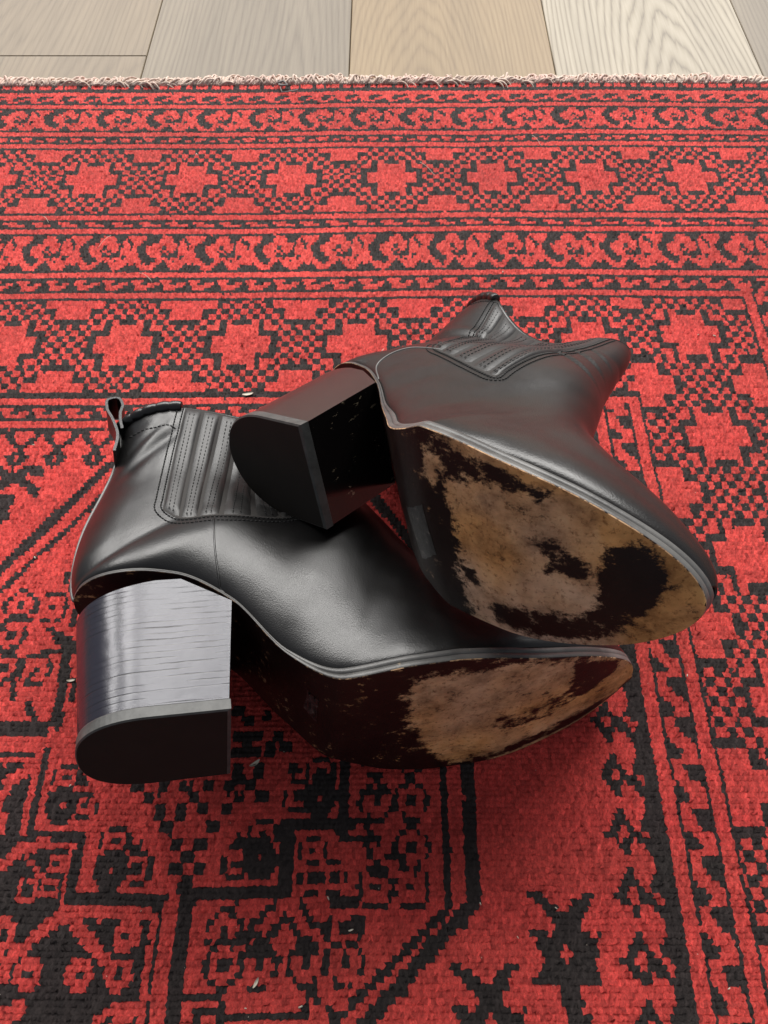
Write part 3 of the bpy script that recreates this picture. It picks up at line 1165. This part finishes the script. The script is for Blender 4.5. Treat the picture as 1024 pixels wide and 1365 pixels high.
def build_boot(P, root):
    B = Boot(P)
    leather_m = P['leather']
    # ---------------- upper
    NU, NT_ = 210, 64
    tt = .5 - .5 * np.cos(np.linspace(0, math.pi, NT_))
    V = []
    uu0 = np.linspace(0, 1, NU)
    ring_t = np.concatenate([tt, tt[::-1][1:-1]])
    ring_s = np.concatenate([np.full(NT_, -1.0), np.full(NT_ - 2, 1.0)])
    G = np.zeros((NU, len(ring_t), 3))
    for j, (t, sd) in enumerate(zip(ring_t, ring_s)):
        u = uu0 * float(B.utop(t))
        G[:, j] = B.surf(u, np.full(NU, t), sd)
    # rear edge on the sole part: close the bottom between the two sides (insole)
    m = len(ring_t)
    V = G.reshape(-1, 3)
    F = grid_faces(NU, m, wrap_m=True)
    # left vertices at t=0 coincide with right ones only on the shaft; give the left side its own bottom row
    V = V.tolist()
    jl = m                                   # new column
    newc = []
    for i in range(NU):
        p = B.surf(np.array(uu0[i] * float(B.utop(0))), np.array(0.0), 1.0)
        newc.append(len(V)); V.append(p.tolist())
    F = []
    for i in range(NU - 1):
        for j in range(m):
            a, b = i * m + j, (i + 1) * m + j
            if j == m - 1: c, d = newc[i + 1], newc[i]
            else: c, d = (i + 1) * m + j + 1, i * m + j + 1
            F.append((a, d, c, b))
        F.append((i * m, (i + 1) * m, newc[i + 1], newc[i]))
    up = mesh_obj('upper', V, F, leather_m, root)
    me_ = up.data
    md = up.modifiers.new('thickness', 'SOLIDIFY'); md.thickness = .16 * CM; md.offset = -1; md.use_rim = True
    # weld double verts along the shaft's back
    wd = up.modifiers.new('weld', 'WELD'); wd.merge_threshold = .0001
    up.modifiers.move(1, 0)

    # ---------------- sole
    nx, ny = 190, 40
    L = P['L']
    xs = B.x0 + .005 + (L - .01 - B.x0) * (.5 - .5 * np.cos(np.linspace(0, math.pi, nx)))
    ss = np.linspace(-1, 1, ny)
    hw = B.halfw(xs)
    V = []; wear = []; grey = []
    for i, x in enumerate(xs):
        for q in ss:
            y = q * hw[i] + B.cy(x)
            z = B.zb(x) - .10 * (1 - q * q) * sstep(x, 8, 14) + .0
            V.append((x, y, float(z)))
    V = np.array(V)
    F = grid_faces(nx, ny, flip=True)
    base = V.shape[0]
    # outer edge, lower layer
    loop = []
    for sd, order in ((1, range(nx)), (-1, range(nx - 1, -1, -1))):
        for i in order: loop.append((xs[i], sd, i))
    def rim(fr_z, inset):
        out = []
        for x, sd, i in loop:
            out.append((x, sd * max(hw[i] - inset, 0) + B.cy(x), B.zb(x) + B.th(x) * fr_z))
        return np.array(out)
    rows = [rim(0, 0), rim(.06, -.025), rim(.46, -.03), rim(.52, .05)]
    k = len(loop)
    R = np.concatenate(rows)
    F2 = grid_faces(4, k, wrap_m=True, base=base)
    wear, grey, edge = P['wear'](V, B)
    sole = mesh_obj('sole', np.concatenate([V, R]), F + F2, M_SOLE, root)
    a1 = sole.data.attributes.new('wear', 'FLOAT', 'POINT')
    a1.data.foreach_set('value', np.concatenate([wear, np.full(len(R), P['edge_wear'])]).astype(np.float32))
    a2 = sole.data.attributes.new('grey', 'FLOAT', 'POINT')
    a2.data.foreach_set('value', np.concatenate([grey, np.full(len(R), .5)]).astype(np.float32))
    sole.data.materials.append(M_WELT)
    mi = np.zeros(len(sole.data.polygons), dtype=np.int32); mi[len(F) + k:] = 1
    sole.data.polygons.foreach_set('material_index', mi)
    rows = [rim(.50, .06), rim(.54, -.005), rim(.94, -.01), rim(1.0, .03), rim(1.02, .24)]
    welt = mesh_obj('welt', np.concatenate(rows), grid_faces(5, k, wrap_m=True), M_WELT, sole)

    # what is left of a size sticker on the arch
    c4 = np.array(P['sticker'], float)
    V3 = []
    for a in np.linspace(0, 1, 9):
        for b in np.linspace(0, 1, 9):
            jx, jy = .05 * math.sin(a * 17 + b * 3), .05 * math.sin(b * 19 + a * 5)
            q = (c4[0] * (1 - a) + c4[1] * a) * (1 - b) + (c4[3] * (1 - a) + c4[2] * a) * b
            x_, y_ = q[0] + jx, q[1] + jy
            qq = (y_ - float(B.cy(x_))) / float(B.halfw(x_))
            V3.append((x_ - .012, y_, float(B.zb(x_)) - .10 * (1 - qq * qq) * float(sstep(x_, 8, 14)) - .012))
    mesh_obj('sticker_residue', V3, grid_faces(9, 9), M_RESIDUE, sole)

    # ---------------- heel block, D-shaped, its top cut away towards the back
    def dee(x1, hwid, x0, n=36):
        a = np.linspace(math.pi / 2, 3 * math.pi / 2, n)
        xc = x0 + (x1 - x0) * P['dee'][0]
        pts = [(x1, hwid)] + [(x1 - (x1 - xc) * f, hwid) for f in (.33, .66)]
        pts += [(xc + (xc - x0) * np.sign(np.cos(t)) * abs(np.cos(t)) ** P['dee'][1], hwid * np.sign(np.sin(t)) * abs(np.sin(t)) ** P['dee'][1]) for t in a]
        pts += [(x1 - (x1 - xc) * f, -hwid) for f in (.66, .33)] + [(x1, -hwid)]
        return np.array(pts)
    zt = lambda x: np.where(x < P['PKX'], P['PKZ'] - (P['PKX'] - x) * P['cut'], P['PKZ'] + (x - P['PKX']) * (P['ZT'] - P['PKZ']) / (P['XT'] - P['PKX']))
    TL = .55
    lv = 14
    rowsV = []
    for a in np.linspace(0, 1, lv):
        x1 = P['XB'] + (P['XT'] - P['XB']) * a
        d = dee(x1, P['HW'] + .09 * a + .02, P['HX0'] - .45 * a)
        ztop = zt(d[:, 0]) - .02
        zz = TL + (ztop - TL) * a
        rowsV.append(np.column_stack([d, zz]))
    k2 = len(rowsV[0])
    F = [f for f in grid_faces(lv, k2, wrap_m=True) if not ({f[0] % k2, f[2] % k2} == {0, k2 - 1})]
    Vh = np.concatenate(rowsV)
    # top face
    tb = (lv - 1) * k2
    for j in range(k2 // 2 - 1):
        F.append((tb + j, tb + k2 - 1 - j, tb + k2 - 2 - j, tb + j + 1))
    heel = mesh_obj('heel', Vh, F, P['heel_mat'], root)
    sh = heel.modifiers.new('edges', 'EDGE_SPLIT'); sh.split_angle = math.radians(38)
    # breast (front face of the heel)
    Vb = []
    for a in np.linspace(0, 1, 10):
        x1 = P['XB'] + (P['XT'] - P['XB']) * a
        hwid = P['HW'] + .09 * a + .02
        z_ = TL + (float(zt(np.array(x1))) - .02 - TL) * a
        for q in np.linspace(-1, 1, 9):
            Vb.append((x1 - .10 * (1 - q * q) + .002, q * hwid, z_))
    mesh_obj('heel_breast', Vb, grid_faces(10, 9, flip=True), P['breast_mat'], heel)
    # top lift
    d = dee(P['XB'] + .05, P['HW'] + .05, P['HX0'] - .05)
    c = d.mean(0)
    prof = [(0, -.10), (.05, 0), (TL - .05, 0), (TL - .01, -.03)]
    Vt = np.concatenate([np.column_stack([c + (d - c) * (1 + o / 3.0), np.full(len(d), z_)]) for z_, o in prof])
    F = grid_faces(4, k2, wrap_m=True)
    nb_ = len(F)
    F.append(tuple(range(k2))[::-1])
    lift = mesh_obj('heel_tip', Vt, F, M_RUBBER_EDGE, heel, False)
    lift.data.materials.append(M_RUBBER)
    lift.data.polygons[nb_].material_index = 1

    # ---------------- elastic gores, both sides
    for sd in (-1, 1):
        TLc, BL, BM, BR, TR = [np.array(p, float) for p in P['gore']]
        def gxy(a, b):
            """a 0..1 across, b 0 bottom .. 1 top"""
            lo = catmull(np.array([0, .12, .45, .85, 1.0]), np.array([BL, BL + (BM - BL) * .35 + np.array([-.25, -.35]), BM, BR + (BM - BR) * .15 + np.array([.1, -.1]), BR]))(np.asarray(a, float))
            tq = P['gore_t'][0] + (P['gore_t'][1] - P['gore_t'][0]) * np.asarray(a, float)
            hi = B.surf(B.utop(tq) - .006, tq, np.full(tq.shape, sd))[..., [0, 2]]
            bb = np.asarray(b)[..., None]
            bow = np.array([1.0, .0]) * P['gore_bow'] * (np.sin(np.pi * np.asarray(b)))[..., None]
            return lo + (hi - lo) * bb + bow
        na, nb = 25, 26
        A, Bb = np.meshgrid(np.linspace(0, 1, na), np.linspace(0, 1.0, nb), indexing='ij')
        g = gxy(A, Bb)
        pt = B.at(g[..., 0], g[..., 1], sd, .015)
        gore = mesh_obj('elastic_gore', pt.reshape(-1, 3), grid_faces(na, nb, flip=(sd > 0)), M_LINING, root)
        np_ = P['pleats']
        st = MB()
        for k in range(np_):
            a0, a1 = k / np_ + .012, (k + 1) / np_ - .018
            ma, mbn = 7, 26
            A, Bb = np.meshgrid(np.linspace(a0, a1, ma), np.linspace(.015, .985, mbn), indexing='ij')
            g = gxy(A, Bb)
            q = np.linspace(0, 1, ma)[:, None]
            off = .015 + P['pleat_h'] * (.05 + 1.0 * np.sqrt(np.clip(q / .2, 0, 1))) * (1 - np.clip((q - .8) / .2, 0, 1) ** 2 * .95) * (1 + .1 * np.sin(Bb * 9 + k))
            n_ = B.at(g[..., 0], g[..., 1], sd, 0.0); n1 = B.at(g[..., 0], g[..., 1], sd, 1.0)
            off = .012 + (off - .012) * sstep(Bb, .015, .06) * (1 - .8 * sstep(Bb, .95, .985))
            pt = n_ + (n1 - n_) * off[..., None]
            mesh_obj('pleat', pt.reshape(-1, 3), grid_faces(ma, mbn, flip=(sd > 0)), M_GORE, gore)
            for fa in (.34, .62):
                aa = a0 + (a1 - a0) * fa
                g = gxy(np.full(60, aa), np.linspace(.03, .97, 60))
                o_ = .015 + P['pleat_h'] * 1.12
                ps = B.at(g[:, 0], g[:, 1], sd, o_)
                for i in range(0, 58, 2): st.tube([ps[i], ps[i + 1]], .026, 4)
        # two rows of stitching round the gore on the leather
        bot = gxy(np.linspace(0, 1, 60), np.zeros(60))
        left = gxy(np.zeros(50), np.linspace(1, 0, 50)); right = gxy(np.ones(50), np.linspace(0, 1, 50))
        path = np.concatenate([left, bot[1:-1], right])
        ctr = path.mean(0)
        for extra in (.10, .42):
            tn = np.gradient(path, axis=0); tn /= np.linalg.norm(tn, axis=1)[:, None] + 1e-9
            nrm = np.column_stack([tn[:, 1], -tn[:, 0]])
            if ((path - ctr) * nrm).sum() < 0: nrm = -nrm
            pp = B.along((path + nrm * extra)[::4], .20)
            ps = B.at(pp[:, 0], pp[:, 1], sd, .02)
            for i in range(0, len(ps) - 1, 1):
                st.tube([ps[i], ps[i] + (ps[i + 1] - ps[i]) * .62], .038, 4)
        # stitch row under the collar of the quarter
        pp = B.along(P['collar_stitch'], .2)
        ps = B.at(pp[:, 0], pp[:, 1], sd, .02)
        for i in range(len(ps) - 1): st.tube([ps[i], ps[i] + (ps[i + 1] - ps[i]) * .6], .036, 4)
        st.build('stitching', M_THREAD, gore)['kind'] = 'stuff'
        # side seam from the gore to the sole
        pp = B.along(P['side_seam'], .15)
        mb_ = MB(); mb_.tube(B.at(pp[:, 0], pp[:, 1], sd, .0), .05, 6); mb_.build('side_seam', M_EDGE if P['seam_pale'] else leather_m, up)

    # stitching along the front of the opening
    for sd in (-1, 1):
        tq = np.linspace(.80, .995, 50)
        ps = B.surf(B.utop(tq) - .014, tq, np.full(50, sd))
        st = MB()
        for i in range(49): st.tube([ps[i] + [0, sd * .02, 0], ps[i] + [0, sd * .02, 0] + (ps[i + 1] - ps[i]) * .6], .036, 4)
        st.build('topline_stitching', M_THREAD, up)['kind'] = 'stuff'
    # ---------------- back seam piping
    u = np.linspace(B.u_heel + .002, 1, 60)
    pb = B.fP(u)
    yb = P['bend'](pb[:, 0], pb[:, 1])
    mb_ = MB(); mb_.tube(np.column_stack([pb[:, 0] - .02, yb, pb[:, 1]]), .085, 8)
    mb_.build('back_seam', M_EDGE, up)

    # ---------------- gathered collar at the back of the opening
    ts = np.linspace(.004, P['collar_t'], 130)
    mb_ = MB()
    for sd in (-1, 1):
        uts = B.utop(ts)
        p = B.surf(uts - .004, ts, np.full(len(ts), sd))
        p[:, 2] += .12
        if sd < 0: allp = p[::-1]
        else: allp = np.concatenate([allp, p])
    sarc = np.concatenate([[0], np.cumsum(np.linalg.norm(np.diff(allp, axis=0), axis=1))])
    rad = P['collar_r'] * (.86 + .17 * np.abs(np.sin(sarc * math.pi / P['gather'] + .3 * np.sin(sarc * 1.7))) ** .7)
    mb_.tube(allp, rad, 14)
    mb_.build('collar', leather_m, up)

    # ---------------- pull tab: a strap folded into a loop behind the collar
    tp = np.array(P['tab'])           # (x,z) path of the strap
    f = B.along(tp, .12)
    tn = np.gradient(f, axis=0); tn /= np.linalg.norm(tn, axis=1)[:, None]
    nr = np.column_stack([-tn[:, 1], tn[:, 0]]) * .075
    yc = P['tab_y']
    V = []
    for (x_, z_), (a, b) in zip(f, nr):
        for (o_, y_) in ((1, -.75), (1, .75), (-1, .75), (-1, -.75)):
            V.append((x_ + a * o_, yc + y_, z_ + b * o_))
    k3 = len(f)
    F = grid_faces(k3, 4, wrap_m=True) + [(0, 1, 2, 3), tuple(range(4 * k3 - 4, 4 * k3))[::-1]]
    tabo = mesh_obj('pull_tab', V, F, leather_m, root, True)
    es = tabo.modifiers.new('edges', 'EDGE_SPLIT'); es.split_angle = math.radians(50)
    # lining
    V = []
    ii = [0.0] + list(np.linspace(.55, 1, 24))
    nl = 24
    for u in np.linspace(.62, .985, 20):
        for j, (t, sd) in enumerate(zip(ring_t[::3], ring_s[::3])):
            tq = np.clip(t, .02, .98)
            p = B.surf(np.array(u * float(B.utop(tq))), np.array(tq), sd)
            V.append((p[0], p[1] * .90, p[2]))
    kk = len(ring_t[::3])
    mesh_obj('lining', V, grid_faces(20, kk, wrap_m=True), M_LINING, root)
    return B


def blobs(V, items):
    """smooth maximum of elliptical patches: (x, y, rx, ry, rot deg, value)"""
    out = np.zeros(len(V))
    for (x, y, rx, ry, a, val) in items:
        a = math.radians(a)
        dx, dy = V[:, 0] - x, V[:, 1] - y
        p = (dx * math.cos(a) + dy * math.sin(a)) / rx; q = (-dx * math.sin(a) + dy * math.cos(a)) / ry
        d = np.sqrt(p * p + q * q)
        wgt = 1 - sstep(d, .72, 1.12)
        out = out * (1 - wgt) + val * wgt
    return out


def edge_q(V, B):
    return np.abs(V[:, 1] - B.cy(V[:, 0])) / np.maximum(B.halfw(V[:, 0]), .02)


def poly_d(V, poly):
    """signed distance to a polygon in the plane of the sole, positive inside"""
    p = np.array(poly, float); X, Y = V[:, 0], V[:, 1]
    d = np.full(len(V), 1e9); ins = np.zeros(len(V), bool)
    for a, b in zip(p, np.roll(p, -1, axis=0)):
        e = b - a; t = np.clip(((X - a[0]) * e[0] + (Y - a[1]) * e[1]) / (e @ e), 0, 1)
        d = np.minimum(d, np.hypot(X - a[0] - t * e[0], Y - a[1] - t * e[1]))
        c = ((a[1] > Y) != (b[1] > Y)) & (X < (b[0] - a[0]) * (Y - a[1]) / (b[1] - a[1] + 1e-12) + a[0])
        ins ^= c
    return np.where(ins, d, -d)


def paint(V, w_, poly, val, soft=.45):
    k = sstep(poly_d(V, poly), -soft, soft)
    return w_ * (1 - k) + val * k


# ---- boot under, lying on its left side
def wear1(V, B):
    w_ = np.full(len(V), .06)
    w_ = paint(V, w_, [(13.5, -2.8), (14.5, -3.4), (16.8, -3.5), (18.4, -3.9), (20.8, -3.3), (24.0, -2.6), (26.3, -.5), (25, 1.5), (21.2, 2.6), (20.3, 3.0), (18.6, 4.0), (16.7, 4.3), (14.8, 1.6), (14.0, -.2)], .92, .6)
    w_ = paint(V, w_, [(21.2, -2.9), (23.6, -2.5), (24.2, -1.2), (22.8, .1), (21.0, .7), (21.8, -1.1)], -.12, .35)
    w_ = paint(V, w_, [(18.1, .2), (20.6, .1), (20.9, -.7), (22.8, -.4), (20.7, 1.5), (18.7, 1.5)], .36, .4)
    w_ = paint(V, w_, [(15.5, -4.6), (19.5, -4.6), (20.5, -3.4), (16.5, -3.7)], .15, .3)
    eq = edge_q(V, B)
    rimw = sstep(eq, .86, .96) * sstep(V[:, 0], 17.5, 20) * np.where(V[:, 1] > B.cy(V[:, 0]), 1, .55)
    w_ = np.maximum(w_, rimw * .95)
    g = .22 + .5 * fbm(V[:, 0] * .35, V[:, 1] * .35, 61)
    return w_, np.clip(g, 0, 1), None


def wear2(V, B):
    w_ = np.full(len(V), .0)
    w_ = paint(V, w_, [(14.2, -5), (27, -5), (27, 5.5), (16.0, 5.5), (15.9, 2.8), (16.0, .2), (15.6, -1.5)], .90, .55)
    w_ = paint(V, w_, [(12.5, -4.6), (16.4, -4.1), (17.9, -3.8), (19.4, -3.3), (20.8, -2.2), (19.9, -1.8), (18.3, -2.3), (16.9, -1.9), (16.0, -2.0), (15.3, -3.2), (13, -3.4)], .16, .4)
    w_ = paint(V, w_, [(14.9, -3.0), (15.3, -2.8), (15.5, -1.6), (15.0, -1.2), (14.8, -2.0)], .75, .25)
    w_ = paint(V, w_, [(22.3, -.2), (23.4, -.3), (23.9, .3), (24.1, .9), (24.0, 1.7), (23.5, 2.4), (22.2, 3.4), (21.0, 3.6), (21.9, 2.2), (22.0, 1.0)], -.15, .45)
    w_ = paint(V, w_, [(19.6, -.1), (20.4, -.2), (21.2, .4), (21.9, .9), (21.4, 1.5), (20.6, 1.2), (19.9, 1.4), (20.2, .7)], .16, .3)
    w_ = paint(V, w_, [(17.2, 3.6), (19.0, 3.2), (20.8, 3.1), (22.2, 2.9), (22.2, 3.9), (19.6, 4.7), (17.6, 4.9)], .24, .4)
    w_ = paint(V, w_, [(16.0, 2.0), (16.8, 2.1), (16.9, 2.9), (16.1, 2.9)], .15, .25)
    eq = edge_q(V, B)
    rimw = sstep(eq, .84, .95) * sstep(V[:, 0], 15.0, 17) * np.where(V[:, 1] > B.cy(V[:, 0]), .75, 1)
    w_ = np.maximum(w_, rimw * .95)
    g = .35 + .45 * fbm(V[:, 0] * .4, V[:, 1] * .4, 71) + .45 * sstep(V[:, 1], .8, 2.2) - .8 * sstep(V[:, 0], 21.8, 23.5) - .3 * (1 - sstep(np.hypot(V[:, 0] - 17.6, V[:, 1] - .8), 1, 2.2)) - .5 * sstep(-V[:, 1], 1.6, 2.6) * sstep(V[:, 0], 18, 20)
    return w_, np.clip(g, 0, 1), None


def fold(x, z, p, q, wdt, dep, fade=.25):
    """a crease along the segment p-q: negative gaussian across it"""
    d = np.array(q, float) - p; L = math.hypot(*d)
    tx = ((x - p[0]) * d[0] + (z - p[1]) * d[1]) / L ** 2
    n = ((x - p[0]) * -d[1] + (z - p[1]) * d[0]) / L
    w_ = sstep(tx, -fade, fade) * (1 - sstep(tx, 1 - fade, 1 + fade))
    return -dep * w_ * np.exp(-(n / wdt) ** 2) + dep * .5 * w_ * np.exp(-((n - wdt * 1.7) / wdt) ** 2)


def dent1(x, z, side):
    r = 1 + 0 * x
    r = r + fold(x, z, (1.5, 15.6), (4.5, 17.9), .42, .07) + fold(x, z, (1.3, 16.9), (3.6, 18.7), .3, .035)
    r = r + .016 * fbm(x * .35, z * .35, 81)
    r = r - np.where(side < 0, .78, 0) * np.exp(-((x - 9.8) / 2.5) ** 2 - ((z - 14.8) / 3.2) ** 2)
    return r


def dent2(x, z, side):
    r = 1 + 0 * x
    r = r - np.where(side < 0, .62, .10) * np.exp(-((x - 8.6) / 3.6) ** 2) * sstep(z, 10.5, 18.5)
    r = r + fold(x, z, (12.2, 14.9), (15.0, 13.6), .12, .05, .3) + fold(x, z, (11.4, 13.6), (15.2, 12.3), .12, .05, .3) + fold(x, z, (12.3, 16.1), (14.2, 15.2), .11, .04, .3)
    r = r - np.where(side < 0, .22, .05) * np.exp(-((x - 1.0) / 2.6) ** 2 - ((z - 14.0) / 1.5) ** 2)
    r = r + fold(x, z, (1.4, 15.2), (6.2, 15.0), .3, .07)
    r = r + .022 * fbm(x * .3, z * .3, 91)
    return r


P1 = dict(sticker=[(9.57, -1.19), (10.07, -.91), (10.02, .73), (9.52, .16)], dee=(.52, .82), ridge=.45, HW=2.507, XB=6.213, XT=6.638, ZT=5.553, PKX=4.265, PKZ=7.164, L=25.919, ZTOE=1.558, WB=4.412, XBALL=15.408, arch=[(8.78, 2.45), (10.93, .50)], waist=3.15, shank=2.45, c=.522, HX0=.27, cut=.17,
          back=[(-.62, 9.6), (-.50, 11.8), (-.05, 14.0), (.95, 17.0), (1.35, 19.1), (1.2, 20.3)],
          front=[(13.55, 16.9), (13.4, 17.5), (13.2, 17.9), (13.0, 18.2), (12.8, 18.5), (12.6, 18.9)],
          shaftM=[2.72, 2.6, 2.45, 2.3, 2.2], dip=.04, dip_t=.62, dip_w=.26, dent=dent1, bend=lambda x, z: -.9 * sstep(z, 14, 21),
          gore=[(4.9, 18.9), (3.7, 11.7), (6.1, 10.7), (10.0, 10.9), (10.6, 17.8)], gore_t=(.325, .83), gore_bow=-.1, pleats=6, pleat_h=.11,
          collar_stitch=[(1.9, 18.9), (3.2, 18.6), (4.3, 18.2), (4.45, 18.0)],
          side_seam=[(6.1, 10.4), (6.05, 8.4), (6.2, 5.9)], seam_pale=False,
          collar_t=.31, collar_r=.34, gather=.72, tab=[(1.15, 17.4), (1.28, 18.8), (.95, 20.3), (.60, 21.4), (.65, 22.2), (1.15, 22.35), (1.45, 21.7), (1.36, 20.9), (1.38, 20.2), (1.5, 19.4)], tab_y=-1.0,
          leather=M_LEATHER, heel_mat=M_HEEL1, breast_mat=M_BREAST, wear=wear1, edge_wear=.35)
P2 = dict(sticker=[(12.8, .3), (14.35, -.3), (14.6, 2.05), (13.4, 2.7)], dee=(.54, 1.0), ridge=.22, HW=2.76, XB=7.085, XT=6.713, ZT=5.414, PKX=4.105, PKZ=6.804, L=25.313, ZTOE=2.005, WB=4.241, XBALL=14.809, arch=[(9.0, 3.5), (10.7, 2.15), (12.0, 1.1), (13.3, .40)], waist=2.85, shank=2.6, c=1.852, HX0=.115, cut=.17,
          back=[(-.62, 9.6), (-.55, 11.8), (-.26, 14.0), (.05, 17.0), (.25, 19.2), (.25, 20.5)],
          front=[(13.6, 16.7), (13.5, 17.2), (13.35, 17.8), (13.1, 18.6), (12.8, 19.3), (12.5, 19.9)],
          shaftM=[2.72, 2.6, 2.35, 2.05, 1.75], dip=.105, dip_t=.56, dip_w=.34, dent=dent2, bend=lambda x, z: -1.5 * sstep(z, 14.5, 20.5) * (1 - sstep(x, 4, 9)),
          gore=[(4.9, 18.0), (6.0, 11.2), (8.6, 8.9), (12.5, 7.7), (11.2, 17.1)], gore_t=(.29, .90), gore_bow=.1, pleats=6, pleat_h=.11,
          collar_stitch=[(1.7, 19.0), (3.2, 18.9), (4.3, 18.6), (4.5, 18.3)],
          side_seam=[(7.6, 9.5), (5.6, 9.2), (5.1, 7.2), (6.4, 5.9)], seam_pale=True,
          collar_t=.27, collar_r=.34, gather=.72, tab=[(.75, 19.3), (.55, 20.5), (.55, 21.4), (.95, 21.9), (1.4, 21.5), (1.3, 20.7), (1.15, 19.9)], tab_y=-1.0,
          leather=M_LEATHER2, heel_mat=M_HEEL2, breast_mat=M_BREAST, wear=wear2, edge_wear=.6)

R1 = [[0.96864, -0.14045, -0.20496], [0.15856, -0.28571, 0.94511], [-0.1913, -0.94797, -0.25448]]
T1 = [-12.429, 6.986, 7.994]
R2 = [[0.69359, 0.18215, 0.69696], [-0.53785, -0.51268, 0.66924], [0.47922, -0.83903, -0.25762]]
T2 = [-8.32, 23.855, 4.988]


def pose(o, R, T):
    m = Matrix([[*R[0], T[0] * CM], [*R[1], T[1] * CM], [*R[2], T[2] * CM], [0, 0, 0, 1]])
    o.matrix_world = m


b1 = empty('ankle_boot', 'black leather ankle boot on its side underneath, with ridged stacked heel nearest the viewer', 'boot', 'pair of ankle boots')
build_boot(P1, b1)
pose(b1, R1, T1)
K2 = .975       # the upper boot sits a little nearer the camera on the one below
b2 = empty('ankle_boot', 'black leather ankle boot propped on top of the other, its worn tan sole facing out', 'boot', 'pair of ankle boots')
build_boot(P2, b2)
pose(b2, [[a * K2 for a in r] for r in R2], [T2[0] * K2, T2[1] * K2, CAM_H + (T2[2] - CAM_H) * K2])
